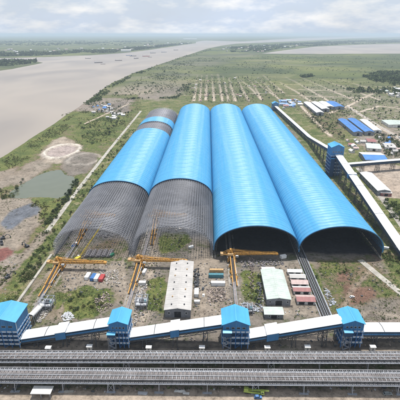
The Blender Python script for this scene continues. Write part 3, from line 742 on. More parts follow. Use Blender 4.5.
# ------------------------------------------------------------------ covered conveyor galleries
def gallery(label, p0, p1, width=10., hgt=4.2, legs=28., joint=36., house=None, side=None, first_leg=10., splay=1.25, roofm=None, bay=3.0):
    p0 = np.array(p0, float); p1 = np.array(p1, float); d = p1-p0; Ln = np.linalg.norm(d[:2]); u = np.array([d[0],d[1],0])/Ln; v = np.array([-u[1],u[0],0])
    t = thing('conveyor_gallery', label, 'conveyor', tuple(p0*[1,1,0]), 0, 'white roofed conveyor galleries')
    P = lambda s, l, dz: tuple(p0+d*(s/Ln)+v*l+np.array([0,0,dz]))
    def slab(mb, s0, s1, l0, l1, z0, z1):
        b = len(mb.v)
        mb.v += [P(s0,l0,z0),P(s1,l0,z0),P(s1,l1,z0),P(s0,l1,z0),P(s0,l0,z1),P(s1,l0,z1),P(s1,l1,z1),P(s0,l1,z1)]
        for q in ((3,2,1,0),(4,5,6,7),(0,1,5,4),(1,2,6,5),(2,3,7,6),(3,0,4,7)): mb.f.append(tuple(b+i for i in q))
    hw = width/2
    mb = MB(); slab(mb, 0, Ln, -hw+.2, hw-.2, -.5, 0); link('floor_deck', mb, M['dark_steel'], t)
    for sg in (-1,1):
        mb = MB(); a, b_ = sorted((sg*hw, sg*(hw-.15))); slab(mb, 0, Ln, a, b_, 0.0, hgt)
        k = 0.6
        while k < Ln-.5:
            a, b_ = sorted((sg*hw, sg*(hw+.1))); slab(mb, k, k+.14, a, b_, 0, hgt-.1); k += 1.5
        sp_ = link('side_panel', mb, side or M['blue_wall'], t)
        mb = MB(); a, b_ = sorted((sg*(hw+.11), sg*(hw+.15))); slab(mb, 1, Ln-1, a, b_, hgt*.5, hgt*.7)
        link('window_band', mb, M['glass'], sp_)
        mb = MB(); a, b_ = sorted((sg*(hw+.02), sg*(hw-.35))); slab(mb, 0, Ln, a, b_, -1.5, -.5)
        k = 0; s_ = 0
        while k < Ln-4:
            za, zb = (-1.5,-3.2) if s_ % 2 == 0 else (-3.2,-1.5)
            mb.beam(P(k,sg*(hw-.2),za), P(k+4,sg*(hw-.2),zb), .22); k += 4; s_ += 1
        mb.beam(P(0,sg*(hw-.2),-3.2), P(k,sg*(hw-.2),-3.2), .3)
        link('side_truss', mb, M['dark_steel'], t)
    mb = MB(); rise = width*.07; oh = .55
    for sg in (-1,1):
        b = len(mb.v); pts = []
        for s in (-.2, Ln+.2):
            pts += [P(s,0,hgt+rise), P(s,sg*(hw+oh),hgt-.05), P(s,sg*(hw+oh),hgt-.25), P(s,0,hgt+rise-.2)]
        mb.v += pts
        for q in ((0,1,5,4),(1,2,6,5),(2,3,7,6),(0,3,2,1),(4,5,6,7)): mb.f.append(tuple(b+i for i in (q if sg < 0 else q[::-1])))
    rf = link('roof', mb, roofm or M['white_roof'], t)
    mb = MB(); k = 1.2
    while k < Ln and Ln < 100:
        for sg in (-1,1): mb.beam(P(k,0,hgt+rise+.02), P(k,sg*(hw+oh-.1),hgt-.03), .10, .08)
        k += 2.4
    if mb.v: link('roof_rib', mb, roofm or M['white_roof'], rf)
    k = joint*.5
    while k < Ln-3:
        mb = MB()
        for sg in (-1,1): mb.beam(P(k,0,hgt+rise+.06), P(k,sg*(hw+oh),hgt+.0), .45, .16)
        link('expansion_joint', mb, M['dark_steel'], t); k += joint
    k = first_leg
    while k < Ln-4:
        zt = float((p0+d*(k/Ln))[2])-.9
        if zt > 2:
            mb = MB(); nlev = max(1, int(zt/6))
            for sg in (-1,1):
                for ds in (-1.2,1.2):
                    q = P(k+ds*splay,sg*(hw-.4)*splay,0); mb.beam((q[0],q[1],-.3), P(k+ds,sg*(hw-.6),-.9), .42)
            def at_(sg, ds, f_):
                q = np.array(P(k+ds*splay,sg*(hw-.4)*splay,0)); q[2] = 0; return q*(1-f_)+np.array(P(k+ds,sg*(hw-.6),-.9))*f_
            for n in range(nlev):
                fa, fb = n/nlev, (n+1)/nlev
                for ds in (-1.2,1.2):
                    mb.beam(at_(-1,ds,fa), at_(1,ds,fb), .24); mb.beam(at_(1,ds,fa), at_(-1,ds,fb), .24); mb.beam(at_(-1,ds,fb), at_(1,ds,fb), .26)
                for sg in (-1,1): mb.beam(at_(sg,-1.2,fa), at_(sg,1.2,fb), .2)
            link('trestle', mb, M['dark_steel'], t)
        k += legs
    if house:
        hs_, hl = house
        mb = MB(); slab(mb, hs_-hl/2, hs_+hl/2, -hw-1.1, hw+.5, -1.6, hgt+1.0); h = link('drive_house', mb, M['blue_wall'], t)
        mb = MB(); slab(mb, hs_-hl/2-.3, hs_+hl/2+.3, -hw-1.5, hw+.8, hgt+1.02, hgt+1.4); link('roof', mb, roofm or M['white_roof'], h)
    return t
gallery('white roofed gallery climbing from the left corner tower to the second tower', (-127.2,223,3.2), (-65.6,224,14.6), 8.8, 3.3, 20, 34, (28,7))
gallery('white roofed gallery climbing from the second tower to the middle tower', (-52.3,224,5.2), (11.0,225,16.6), 8.8, 3.3, 21, 34, (31,6))
gallery('white roofed gallery climbing from the middle tower to the tower with black belts', (29.3,225,4.8), (92.1,227,17.0), 8.8, 3.3, 21, 40, (16,8))
gallery('level white roofed gallery leaving the frame right of the tower with black belts', (106.6,228,9.0), (330,231,9.6), 8.8, 3.4, 26, 30)
gr = (M['white_roof'],)
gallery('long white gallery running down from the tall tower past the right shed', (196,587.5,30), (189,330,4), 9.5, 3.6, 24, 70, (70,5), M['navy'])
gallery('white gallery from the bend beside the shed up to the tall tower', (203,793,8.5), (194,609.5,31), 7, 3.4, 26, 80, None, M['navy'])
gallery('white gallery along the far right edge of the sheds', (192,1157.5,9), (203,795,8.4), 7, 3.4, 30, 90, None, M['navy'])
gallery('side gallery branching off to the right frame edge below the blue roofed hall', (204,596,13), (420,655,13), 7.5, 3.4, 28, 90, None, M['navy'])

# ------------------------------------------------------------------ conveyor bridges along the front
def bridge(label, yc, slope, z, width, depth, belts, beltm, xr=(-330,330), leg_step=31., leg_off=0., step=3.2, wide_leg=2., diag=.15, dmat='truss_steel'):
    t = thing('conveyor_bridge', label, 'conveyor bridge', (0, yc, 0), 0, 'open conveyor bridges along the front')
    x0, x1 = xr; hw = width/2; Y_ = lambda x: yc+slope*x
    def bx(mb, l0, l1, z0, z1, xa=x0, xb=x1):
        b = len(mb.v)
        for zz in (z0, z1): mb.v += [(xa,Y_(xa)+l0,zz),(xb,Y_(xb)+l0,zz),(xb,Y_(xb)+l1,zz),(xa,Y_(xa)+l1,zz)]
        for q in ((3,2,1,0),(4,5,6,7),(0,1,5,4),(1,2,6,5),(2,3,7,6),(3,0,4,7)): mb.f.append(tuple(b+i for i in q))
    zb = z-depth
    mb = MB(); bx(mb, -hw+.4, hw-.4, zb+.25, zb+.45); link('deck', mb, M['dark_steel'], t)
    for (l0, l1) in belts:
        mb = MB(); bx(mb, l0, l1, zb+1.1, zb+1.3); link('belt', mb, beltm, t)
        mb = MB(); x = x0
        while x < x1:
            mb.beam((x,Y_(x)+l0-.15,zb+.45), (x,Y_(x)+l0-.15,zb+1.5), .12); mb.beam((x,Y_(x)+l1+.15,zb+.45), (x,Y_(x)+l1+.15,zb+1.5), .12)
            mb.beam((x,Y_(x)+l0-.15,zb+.95), (x,Y_(x)+l1+.15,zb+.95), .16); x += 2.4
        bx(mb, l0-.35, l0-.1, zb+1.35, zb+1.55); bx(mb, l1+.1, l1+.35, zb+1.35, zb+1.55)
        link('idler_frame', mb, M['truss_steel'], t)
    for sg in (-1,1):
        mb = MB(); l = sg*hw
        bx(mb, l-.28, l+.28, z-.4, z); bx(mb, l-.28, l+.28, zb, zb+.4); x = x0; k = 0
        while x < x1-step:
            mb.beam((x,Y_(x)+l,zb+.2), (x,Y_(x)+l,z-.2), .2)
            a, c = (zb+.2, z-.2) if k % 2 == 0 else (z-.2, zb+.2)
            mb.beam((x,Y_(x)+l,a), (x+step,Y_(x+step)+l,c), .18); x += step; k += 1
        link('side_truss', mb, M['truss_steel'], t)
    mb = MB(); x = x0; k = 0
    while x < x1-step:                                        # zigzag bracing between the top chords
        mb.beam((x,Y_(x)-hw,z-.12), (x,Y_(x)+hw,z-.12), .11)
        q = (x+step,Y_(x+step)); a, c = (-hw, hw) if k % 2 == 0 else (hw, -hw)
        mb.beam((x,Y_(x)+a,z-.12), (q[0],q[1]+c,z-.12), diag); x += step; k += 1
    link('top_bracing', mb, M[dmat], t)
    mb = MB()
    for l in (-hw*.34, hw*.36): bx(mb, l-.13, l+.13, z+.02, z+.28)
    link('cable_duct', mb, M['light_steel'], t)
    mb = MB(); bx(mb, -hw-1.3, -hw-.3, zb+.2, zb+.34); x = x0
    while x < x1: mb.beam((x,Y_(x)-hw-1.25,zb+.3), (x,Y_(x)-hw-1.25,zb+1.4), .09); x += 2.6
    bx(mb, -hw-1.3, -hw-1.2, zb+1.3, zb+1.42); link('walkway', mb, M['steel'], t)
    mb = MB()
    bx(mb, hw+.25, hw+1.4, zb+.2, zb+.35); x = x0
    while x < x1: mb.beam((x,Y_(x)+hw+1.35,zb+.3), (x,Y_(x)+hw+1.35,zb+1.5), .09); x += 2.
    bx(mb, hw+1.3, hw+1.4, zb+1.4, zb+1.5); link('walkway', mb, M['steel'], t)
    x = x0+leg_off; k = 0
    while x < x1:
        mb = MB()
        for ds in ((-1,1) if k % 3 == 0 else (0,)):
            for sg in (-1,1):
                mb.beam((x+ds*wide_leg,Y_(x)+sg*(hw+.9),-.3), (x+ds*wide_leg*.8,Y_(x)+sg*(hw-.3),zb), .42)
            mb.beam((x+ds*wide_leg,Y_(x)-hw-.6,.4), (x+ds*wide_leg*.9,Y_(x)+hw,zb*.9), .22); mb.beam((x+ds*wide_leg,Y_(x)+hw+.6,.4), (x+ds*wide_leg*.9,Y_(x)-hw,zb*.9), .22)
            mb.beam((x+ds*wide_leg,Y_(x)-hw-.4,zb*.5), (x+ds*wide_leg,Y_(x)+hw+.4,zb*.5), .22)
        if k % 3 == 0:
            for sg in (-1,1):
                mb.beam((x-wide_leg,Y_(x)+sg*(hw+.8),.3), (x+wide_leg*.9,Y_(x)+sg*(hw),zb*.9), .2); mb.beam((x+wide_leg,Y_(x)+sg*(hw+.8),.3), (x-wide_leg*.9,Y_(x)+sg*(hw),zb*.9), .2)
        for sg in (-1,1): mb.box(x-wide_leg-.8, x+wide_leg+.8, Y_(x)+sg*(hw+.9)-.7, Y_(x)+sg*(hw+.9)+.7, -.4, .35)
        link('trestle_leg', mb, M['steel'], t); x += leg_step; k += 1
    return t
bridge('narrow grey conveyor bridge with zigzag top bracing nearest the blue towers', 203.7, .015, 8.6, 7.2, 2.6, ((-2.6,-.6),(.6,2.6)), M['rust'], step=2.0, diag=.3, dmat='bracing_steel')
bridge('broad front conveyor bridge with rusty brown belts beside the dirt road', 186.8, .008, 9.6, 8.8, 3.0, ((-3.4,-.8),(.4,3.2)), M['rust'], leg_off=12, step=1.25, leg_step=29, diag=.19, dmat='bracing_steel')

# white equipment cabins behind the first bridge
cab_l = ['white electrical cabin beside the left corner tower', 'white electrical cabin behind the narrow bridge, left of the second tower', 'white electrical cabin right of the second tower',
         'white electrical cabin just left of the middle tower', 'white electrical cabin right of the middle tower', 'white electrical cabin midway between the middle tower and the tower with black belts', 'white electrical cabin right of the tower with black belts']
cab0 = None
for (px, py), lb in zip(((49,351),(90,349.5),(149,350.5),(202,350.5),(267,350.5),(307,350),(372,350)), cab_l):
    x, y = G(px, py); y = max(y, 212.5)
    if cab0 is None:
        cab0 = thing('electrical_cabin', lb, 'cabin', (x,y,0), 0, 'white cabins behind the narrow bridge')
        link('body', MB().box(-1.7,1.7,-1.2,1.2,.3,3.3), M['wall_white'], cab0, False)
        link('roof', MB().gable(-1.7,1.7,-1.2,1.2,3.32,3.7,'x',.12,.3), M['white'], cab0, False)
        link('door', MB().box(-.5,.5,-1.26,-1.2,.3,2.4), M['wall_grey'], cab0, False)
        link('skid', MB().box(-1.8,1.8,-1.3,1.3,-.1,.28), M['concrete'], cab0, False)
    else: dup(cab0, (x,y,0), 0, lb)

# ------------------------------------------------------------------ yellow stacker machines and their yard belts
class FatMB(MB):
    def beam(s, p, q, w=.3, h=None, n=4, caps=True): return MB.beam(s, p, q, w*1.4, (h or w)*1.4, n, caps)
def stacker():
    MB = FatMB
    t = thing('stacker_reclaimer', 'x', 'stacker')
    mb = MB()
    for sx in (-3.6,3.6):
        for sy in (-5,5):
            mb.beam((sx,sy,1.2), (sx*.75,sy*.55,8.2), .8); mb.beam((sx,sy,1.4), (sx*.8,0,6.5), .35)
        mb.beam((sx,-5.4,1.5), (sx,5.4,1.5), .8, .9)
    for sy in (-5,5): mb.beam((-3.6,sy,4.6), (3.6,sy,4.6), .5)
    mb.box(-3.6,3.6,-3.8,3.8,8.0,9.0); link('portal', mb, M['yellow'], t, False)
    for sx in (-3.6,3.6):
        for sy in (-4.6,4.6):
            mb = MB().box(sx-.45,sx+.45,sy-2,sy+2,.45,1.1)
            for w_ in (-1.3,-.4,.5,1.4): mb.cyl((sx-.25,sy+w_,.42), .4, .5, 10, 'x')
            link('bogie', mb, M['dark_steel'], t, False)
    link('slew_ring', MB().cyl((0,0,9.02), 2.9, 1.0, 20), M['dark_steel'], t, False)
    mb = MB().box(-4.2,4.0,-2.3,2.3,10.05,11.0)
    for sy in (-1.9,1.9):
        mb.beam((1.5,sy,11), (-1.2,sy*.6,19), .9); mb.beam((-4,sy,11), (-1.2,sy*.6,19), .75)
        for k in range(4): mb.beam((1.5-k*.6,sy,11+k*1.8), (-3.4+k*.6,sy*(1-.1*k),12.2+k*1.8), .25)
    mb.box(-2,-.4,-1.5,1.5,18.7,19.7); link('mast', mb, M['yellow'], t, False)
    mb = MB(); x = 2; k = 0                                      # lattice boom
    for sy in (-1.3,1.3):
        mb.beam((2,sy*1.3,11.0), (42,sy,11.8), .75); mb.beam((2,sy*1.3,14.2), (40,sy,13.0), .6)
    while x < 40:
        for sy in (-1.3,1.3):
            a, c = (11.2,13.2) if k % 2 == 0 else (13.2,11.2); mb.beam((x,sy,a), (x+2.4,sy,c), .32); mb.beam((x,sy,11.3), (x,sy,13.2), .2)
        mb.beam((x,-1.3,11.3), (x,1.3,11.3), .2); mb.beam((x,-1.3,13.2), (x+2.4,1.3,13.2), .18); x += 2.4; k += 1
    link('boom', mb, M['yellow'], t, False)
    link('boom_belt', MB().box(1,42,-.8,.8,11.9,12.05), M['belt'], t, False)
    mb = MB().cyl((42.5,-1.6,11.7), 1.15, 3.2, 14, 'y').box(38.5,42,-1.9,-1.4,11,13.6).box(38.5,42,1.4,1.9,11,13.6); link('boom_head', mb, M['yellow'], t, False)
    mb = MB()
    for sy in (-1.6,1.6): mb.beam((-4,sy,10.6), (-9,sy,11.4), .6)
    for k in range(3): mb.beam((-4.6-k*1.8,-1.6,10.8+k*.3), (-4.6-k*1.8,1.6,10.8+k*.3), .3)
    cb_ = link('counter_boom', mb, M['yellow'], t, False)
    link('counterweight', MB().box(-10.8,-8.2,-2.3,2.3,9.8,13.0), M['tan'], cb_, False)
    mb = MB()
    for sy in (-.9,.9):
        mb.beam((-1.2,sy,19.3), (34,sy*1.3,13.2), .16); mb.beam((-1.2,sy,19.3), (18,sy*1.3,13.4), .16); mb.beam((-1.2,sy,19.3), (-9,sy*1.5,12.4), .18)
    link('tie_rod', mb, M['yellow'], t, False)
    cab = link('operator_cab', MB().box(3.4,6.0,-3.9,-1.7,8.6,11.0), M['white'], t, False)
    link('window', MB().box(6.0,6.05,-3.7,-1.9,9.5,10.7).box(3.6,5.8,-3.95,-3.9,9.5,10.7), M['glass'], cab, False)
    mb = MB()                                                    # tripper that trails along the belt
    for sx in (-1.7,1.7):
        mb.beam((sx,-1,9.4), (sx,-30,3.2), .7, 1.3); mb.beam((sx,-30,3.2), (sx,-44,1.6), .6, .9); mb.beam((sx,-1,11.4), (sx,-30,5.0), .5)
        k = 0; y = -1.
        while y > -29:
            f0 = (-1-y)/29; f1 = f0+2.9/29; a = 9.4-6.2*f0; c = 9.4-6.2*f1
            mb.beam((sx,y,a+(0 if k%2 else 2-.2*f0)), (sx,y-2.9,c+(2-.2*f1 if k%2 else 0)), .4); mb.beam((sx,y,a), (sx,y,a+1.9), .22); y -= 2.9; k += 1
    for k in range(12): f_ = k/11; mb.beam((-1.7,-1-29*f_,9.4-6.2*f_), (1.7,-1-29*f_,9.4-6.2*f_), .3)
    for yy, zz in ((-12,7),(-22,4.9),(-30,3.2)):
        for sx in (-1,1): mb.beam((sx*3.4,yy,.9), (sx*1.6,yy,zz), .5); mb.beam((sx*3.4,yy-2.4,.9), (sx*1.6,yy,zz), .3)
        mb.beam((-3.4,yy,1.0), (3.4,yy,1.0), .4)
    tp = link('tripper', mb, M['yellow'], t, False)
    b_ = MB(); b_.poly([(-1,-1,9.9),(-1,-30,3.7),(1,-30,3.7),(1,-1,9.9)][::-1]); b_.poly([(-1,-30,3.7),(-1,-44,2.0),(1,-44,2.0),(1,-30,3.7)][::-1]); link('tripper_belt', b_, M['belt'], tp, False)
    link('walkway', MB().box(1.9,2.8,-28,-2,4.6,4.75).box(-4.4,-3.7,-5,5,8.3,8.4), M['light_steel'], t, False)
    link('drive_house', MB().box(-4.0,1.2,-4.4,-2.0,11.02,14.2), M['tan'], t, False)
    link('machine_house', MB().box(-4.0,2.0,2.0,4.6,11.02,14.6), M['yellow'], t, False)
    return t
st = stacker(); grp = 'yellow stacker machines on the yard rails'
XA, XB, XC, XD = -134., -61.5, 24., 95.
st.location = (XA-1,319,0); st.rotation_euler = (0,0,R(-1)); st.scale = (1,1,.62); tag(st, 'leftmost yellow stacker, boom reaching over the grass beside red and white containers', None, grp)
dup(st, (XB,324,0), R(-2), 'yellow stacker whose boom reaches behind the long pale warehouse', grp)
dup(st, (XC,337,0), R(1), 'yellow stacker in front of the dark mouth of the third shed', grp)
dup(st, (XA,410,0), R(2), sc=(.72,1.1,1.0), label='yellow stacker standing under the lattice of the leftmost shed', group=grp)
dup(st, (XB+4,412,0), R(2), sc=(.80,1.1,1.0), label='yellow stacker standing under the lattice of the second shed', group=grp)
def belt(label, xc, y0, y1, w_=1.5, z=1.5, rails=7.2, twin=None):
    t = thing('yard_conveyor', label, 'conveyor', (xc, y0, 0), 0, 'belt conveyors running back into the sheds')
    offs = twin or (0,)
    for o in offs:
        link('belt', MB().box(xc+o-w_/2, xc+o+w_/2, y0, y1, z, z+.12), M['belt'] if twin else M['rust'], t)
        mb = MB(); y = y0
        for s in (-1,1): mb.box(xc+o+s*(w_/2+.25)-.15, xc+o+s*(w_/2+.25)+.15, y0, y1, z-.2, z+.2)
        while y < min(y1, 620):
            for s in (-1,1): mb.box(xc+o+s*(w_/2+.25)-.12, xc+o+s*(w_/2+.25)+.12, y, y+.25, 0, z-.2)
            y += 3.2
        link('stringer', mb, M['steel'], t)
    if rails:
        for s in (-1,1):
            link('rail', MB().box(xc+s*rails/2-.12, xc+s*rails/2+.12, y0+8, y1, .02, .40), M['rust'], t)
            link('rail_sleeper_beam', MB().box(xc+s*rails/2-.7, xc+s*rails/2+.7, y0+8, y1, -.4, .018), M['concrete'], t)
    else:
        for s in (-1,1):
            link('cable_tray', MB().box(xc+s*4.4-.3, xc+s*4.4+.3, y0, y1, .2, .6), M['steel'], t)
    return t
belt('belt conveyor under the leftmost yellow stacker', XA, 256, 1010)
belt('belt conveyor under the stacker beside the pale warehouse', XB, 256, 1050)
belt('belt conveyor behind the middle tower leading into the third shed', XC, 240, 1050)
belt('twin black belts climbing from the right tower into the valley of the two finished sheds', XD-3, 240, 1060, 1.9, 2.2, 0, (-1.9,1.9))
# inclined tail galleries and drive stations at the near ends of the belts
def tail(label, xc, y0, y1, z0, z1):
    t = thing('inclined_conveyor', label, 'conveyor', (xc,y0,0), 0, 'inclined tail conveyors behind the front galleries')
    n = 10; mb = MB()
    for k in range(n+1):
        f_ = k/n
        for s in (-1,1):
            a = (xc+s*2.2, y0+(y1-y0)*f_, z0+(z1-z0)*f_)
            if a[2] > 1.2: mb.beam((a[0]+s*.5,a[1],0), a, .3)
    for s in (-1,1): mb.beam((xc+s*2.2,y0,z0), (xc+s*2.2,y1,z1), .5, .9)
    link('support', mb, M['steel'], t)
    b = MB(); w_ = 2.3; d = (y1-y0); sl = (z1-z0)
    for i in range(8):
        a0, a1 = math.pi*i/8, math.pi*(i+1)/8
        b.poly([(xc-w_*math.cos(a0),y0,z0+.4+1.5*math.sin(a0)),(xc-w_*math.cos(a1),y0,z0+.4+1.5*math.sin(a1)),(xc-w_*math.cos(a1),y1,z1+.4+1.5*math.sin(a1)),(xc-w_*math.cos(a0),y1,z1+.4+1.5*math.sin(a0))])
    b.poly([(xc-w_,y0,z0+.4),(xc-w_,y1,z1+.4),(xc+w_,y1,z1+.4),(xc+w_,y0,z0+.4)])
    link('hood', b, M['wall_white'], t)
    return t
tail('white hooded conveyor sloping down behind the left corner tower', -129.5, 241, 266, 7.5, 1.2)
def station(label, x, y, w_=9, d=9, h=8):
    t = thing('drive_station', label, 'drive station', (x,y,0), 0, 'grey drive stations of the yard belts')
    mb = MB()
    for i in range(3):
        for j in range(3):
            X_, Y_ = x-w_/2+w_*i/2, y-d/2+d*j/2; mb.box(X_-.22,X_+.22,Y_-.22,Y_+.22,0,h)
    for z_ in (h*.5,h):
        for i in range(3):
            mb.beam((x-w_/2,y-d/2+d*i/2,z_-.2), (x+w_/2,y-d/2+d*i/2,z_-.2), .35); mb.beam((x-w_/2+w_*i/2,y-d/2,z_-.2), (x-w_/2+w_*i/2,y+d/2,z_-.2), .35)
    mb.beam((x-w_/2,y-d/2,0), (x+w_/2,y-d/2,h*.5), .2); mb.beam((x+w_/2,y-d/2,h*.5), (x-w_/2,y-d/2,h), .2)
    link('frame', mb, M['steel'], t)
    link('platform', MB().box(x-w_/2+.5,x+w_/2-.5,y-d/2+.5,y+d/2-.5,h*.5,h*.5+.2), M['light_steel'], t)
    link('drum', MB().cyl((x-1.8,y-.5,h*.5+1.6), 1.3, 3.6, 16, 'x'), M['dark_steel'], t)
    link('motor', MB().box(x+2.1,x+3.6,y-1.2,y+.6,h*.5+.22,h*.5+1.8), M['teal'], t)
    return t
station('grey drive station beside the white hooded conveyor', *G(48,307))
station('grey drive station at the near end of the belt left of the pale warehouse', *G(142,306))
station('grey drive station just behind the middle tower', *G(247,312), 8, 6, 6)

# ------------------------------------------------------------------ buildings
def building(label, cx, cy, wd, ln, he, hr, rz=0, along='y', roof='white_roof', wall='wall_white', doors=1, windows=0, name='warehouse', cat='warehouse', group=None, vents=0, roof2=None, skylights=0):
    t = thing(name, label, cat, (cx,cy,0), rz, group)
    x0, x1, y0, y1 = -wd/2, wd/2, -ln/2, ln/2
    mb = MB().box(x0, x1, y0, y1, -.3, he)
    if along == 'y':
        mb.poly([(x0,y0,he),(x1,y0,he),(0,y0,hr-.03)]); mb.poly([(x1,y1,he),(x0,y1,he),(0,y1,hr-.03)])
    else:
        mb.poly([(x1,y0,he),(x1,y1,he),(x1,0,hr-.03)]); mb.poly([(x0,y1,he),(x0,y0,he),(x0,0,hr-.03)])
    link('wall', mb, M[wall], t, False)
    if roof2 is None:
        rf = link('roof', MB().gable(x0,x1,y0,y1,he+.02,hr+.02,along,.2,.6), M[roof], t, False)
    else:                                                       # two slopes of different sheet
        for s, r_ in ((-1,roof2),(1,roof)):
            mb = MB(); oh = .6
            if along == 'y':
                a = x0-oh if s < 0 else x1+oh; sl = (hr-he)/(wd/2); ze = he-oh*sl
                q = [(a,y0-oh,ze),(0,y0-oh,hr),(0,y1+oh,hr),(a,y1+oh,ze)]
            else:
                a = y0-oh if s < 0 else y1+oh; sl = (hr-he)/(ln/2); ze = he-oh*sl
                q = [(x0-oh,a,ze),(x1+oh,a,ze),(x1+oh,0,hr),(x0-oh,0,hr)]
            b = len(mb.v); mb.v += [(x_,y_,z_+.02) for x_,y_,z_ in q]+[(x_,y_,z_+.2) for x_,y_,z_ in q]
            for f_ in ((0,1,2,3),(4,5,6,7),(0,1,5,4),(1,2,6,5),(2,3,7,6),(3,0,4,7)): mb.f.append(tuple(b+i for i in f_))
            rf = link('roof_slope', mb, M[r_], t, False); rf['label'] = r_.replace('_roof','')+' roof slope'
    if along == 'y' and ln > 16 and roof2 is None:
        mb = MB(); k = y0
        while k < y1:
            for s in (-1,1): mb.beam((0,k,hr+.25), (s*(wd/2+.5),k,he+.22-.5*(hr-he)/(wd/2)), .12, .08)
            k += 3.0
        link('roof_rib', mb, M[roof], rf, False)
        link('ridge_cap', MB().box(-.4,.4,y0-.5,y1+.5,hr+.2,hr+.34), M[roof], rf, False)
    for k in range(vents):
        yy = y0+ln*(k+.5)/vents
        for s in (-1,1):
            zz = he+(hr-he)*.5
            link('roof_vent', MB().cyl((s*wd*.25,yy,zz+.1), .55, 1.0, 10), M['dark_steel'] if (k+s) % 3 else M['tan'], rf, False)
    for k in range(doors):
        w_ = min(5., wd*.3); xx = x0+wd*(k+.5)/doors
        link('door', MB().box(xx-w_/2,xx+w_/2,y0-.06,y0-.003,0,he*.75), M['dark'], t, False)
    for k in range(windows):
        xx = x0+wd*(k+.5)/windows
        f_ = link('window', MB().box(xx-.8,xx+.8,y0-.05,y0-.003,he*.4,he*.75), M['white'], t, False)
        link('pane', MB().box(xx-.65,xx+.65,y0-.09,y0-.05,he*.44,he*.71), M['glass'], f_, False)
        if ln > 14:
            yy = y0+ln*(k+.5)/windows
            for s in (-1,1):
                f_ = link('window', MB().box(*sorted((s*wd/2+s*.003,s*wd/2+s*.05)),yy-.9,yy+.9,he*.4,he*.75), M['dark'], t, False)
    return t
building('long pale grey roofed warehouse in the middle of the yard with dark front door', -21.8, 286.5, 19.6, 70, 7, 8.6, R(.3), 'y', 'grey_roof', 'wall_grey', 1, 3, vents=7)
building('pale green roofed hall in the yard beside the row of small sheds', 57.8, 289, 18.5, 43, 6, 7.4, R(-.5), 'y', 'green_roof', 'wall_grey', 1, 4)
building('low pale roofed shed in front of the pale green roofed hall', *G(273,315), 14, 8.5, 4, 4.9, 0, 'x', 'green_roof', 'wall_grey', 1, 2)
building('small white roofed hut behind the pale green roofed hall', *G(268,272), 11, 5.5, 3.4, 4.2, 0, 'x', 'white_roof', 'wall_white', 1, 2, 'hut', 'hut')
rowd = [(294,273.5,12,4.5,'grey_roof','white_roof','grey and white hut, farthest of the row beside the pale green hall'),
        (297,279,13,5.5,'white_roof','grey_roof','white roofed hut, second from the back of the row beside the pale green hall'),
        (299,285,13.5,6,'pink_roof','pink_roof','faded pink roofed hut in the middle of the row beside the pale green hall'),
        (301,292,13.5,6.5,'white_roof','red_roof','hut with one white and one dull red slope, second from the front of its row'),
        (305,301.5,14,8,'pink_roof','red_roof','largest hut with pink and red slopes, nearest of the row')]
for (px, py, w_, l_, r1, r2, lb) in rowd:
    building(lb, *G(px, py), w_, l_, 3.2, 4.4, R(-1), 'x', r1, 'wall_white', 2, 4, 'workers_hut', 'hut', 'row of workers huts', 0, r2)
# right hand side halls
def hall_px(label, pts, he, hr, **kw):
    P = [np.array(G(*p, he)) for p in pts]        # back-left, back-right, front-right, front-left of the eaves
    c = sum(P)/4; ay = (P[0]+P[1]-P[2]-P[3])/2; axx = (P[1]+P[2]-P[0]-P[3])/2
    ln = np.linalg.norm(ay); rz = math.atan2(-ay[0], ay[1]); wd = abs(axx @ np.array([math.cos(rz), math.sin(rz)]))
    return building(label, float(c[0]), float(c[1]), float(wd), float(ln), he, hr, rz, **kw)
hall_px('left one of the two long royal blue roofed halls on the right', [(338.5,119.5),(345.2,118.7),(361.6,131.4),(355,133)], 8, 10, roof='royal_roof', wall='wall_grey', windows=4)
hall_px('right one of the two long royal blue roofed halls, next to the white roofed hall', [(348.2,119),(355,118.2),(373,131),(366.2,132.6)], 8, 10, roof='royal_roof', wall='wall_grey', windows=4)
hall_px('white roofed hall right of the two long royal blue halls', [(360,119.6),(366.5,119.4),(381,130),(374.5,131)], 6, 7.5, roof='white_roof', wall='wall_white', windows=3)
hall_px('blue roofed hall with a whitish rear slope just above the side gallery', [(361,153.5),(378,151.5),(387,158.6),(366.5,161.8)], 6, 8.5, along='x', roof='white_roof', roof2='royal_roof', wall='wall_grey', windows=5)
hall_px('pale green roofed hall behind the blue roofed hall on the right', [(366,144),(379,143),(381,148),(367.5,149)], 5, 6, along='x', roof='green_roof', wall='wall_white', windows=3)
hall_px('leftmost white roofed hall of the far row behind the right shed', [(304,102.4),(309.5,101.8),(323,112),(317.3,113.2)], 8, 10, roof='white_roof', wall='wall_grey', windows=3)
hall_px('second white roofed hall of the far row behind the right shed', [(312,102.2),(317.6,101.7),(329,108.4),(322.6,109.6)], 8, 10, roof='white_roof', wall='wall_grey', windows=3)
hall_px('third white roofed hall of the far row, next to the blue one', [(319.4,101.8),(325,101.3),(333.4,106.2),(327,107.2)], 8, 10, roof='white_roof', wall='wall_grey', windows=3)
hall_px('blue roofed hall at the right end of the far row', [(327,101.8),(334,101.2),(344,106.2),(335,107.4)], 8, 10, roof='royal_roof', wall='wall_grey', windows=3)
hall_px('pale teal roofed building near the right frame edge', [(384,121),(398,119.5),(408,124),(390,126)], 6, 7.2, roof='green_roof', wall='wall_white', windows=3)
hall_px('reddish roofed house behind the pale green hall on the right', [(366,139),(373,138.4),(376,141.4),(368,142.2)], 5, 6.5, along='x', roof='red_roof', wall='wall_white', windows=3)
hall_px('grey roofed house near the right edge above the side gallery', [(383,143.5),(392,142.6),(396,147),(386,148)], 5, 6.2, along='x', roof='grey_roof', wall='wall_white', windows=3)
hall_px('long white roofed building with a red banded front right of the long gallery', [(361.5,173.4),(370,172),(389.5,189),(379,192.5)], 7, 8.6, roof='white_roof', wall='wall_grey', windows=6)
x, y = G(384,195)
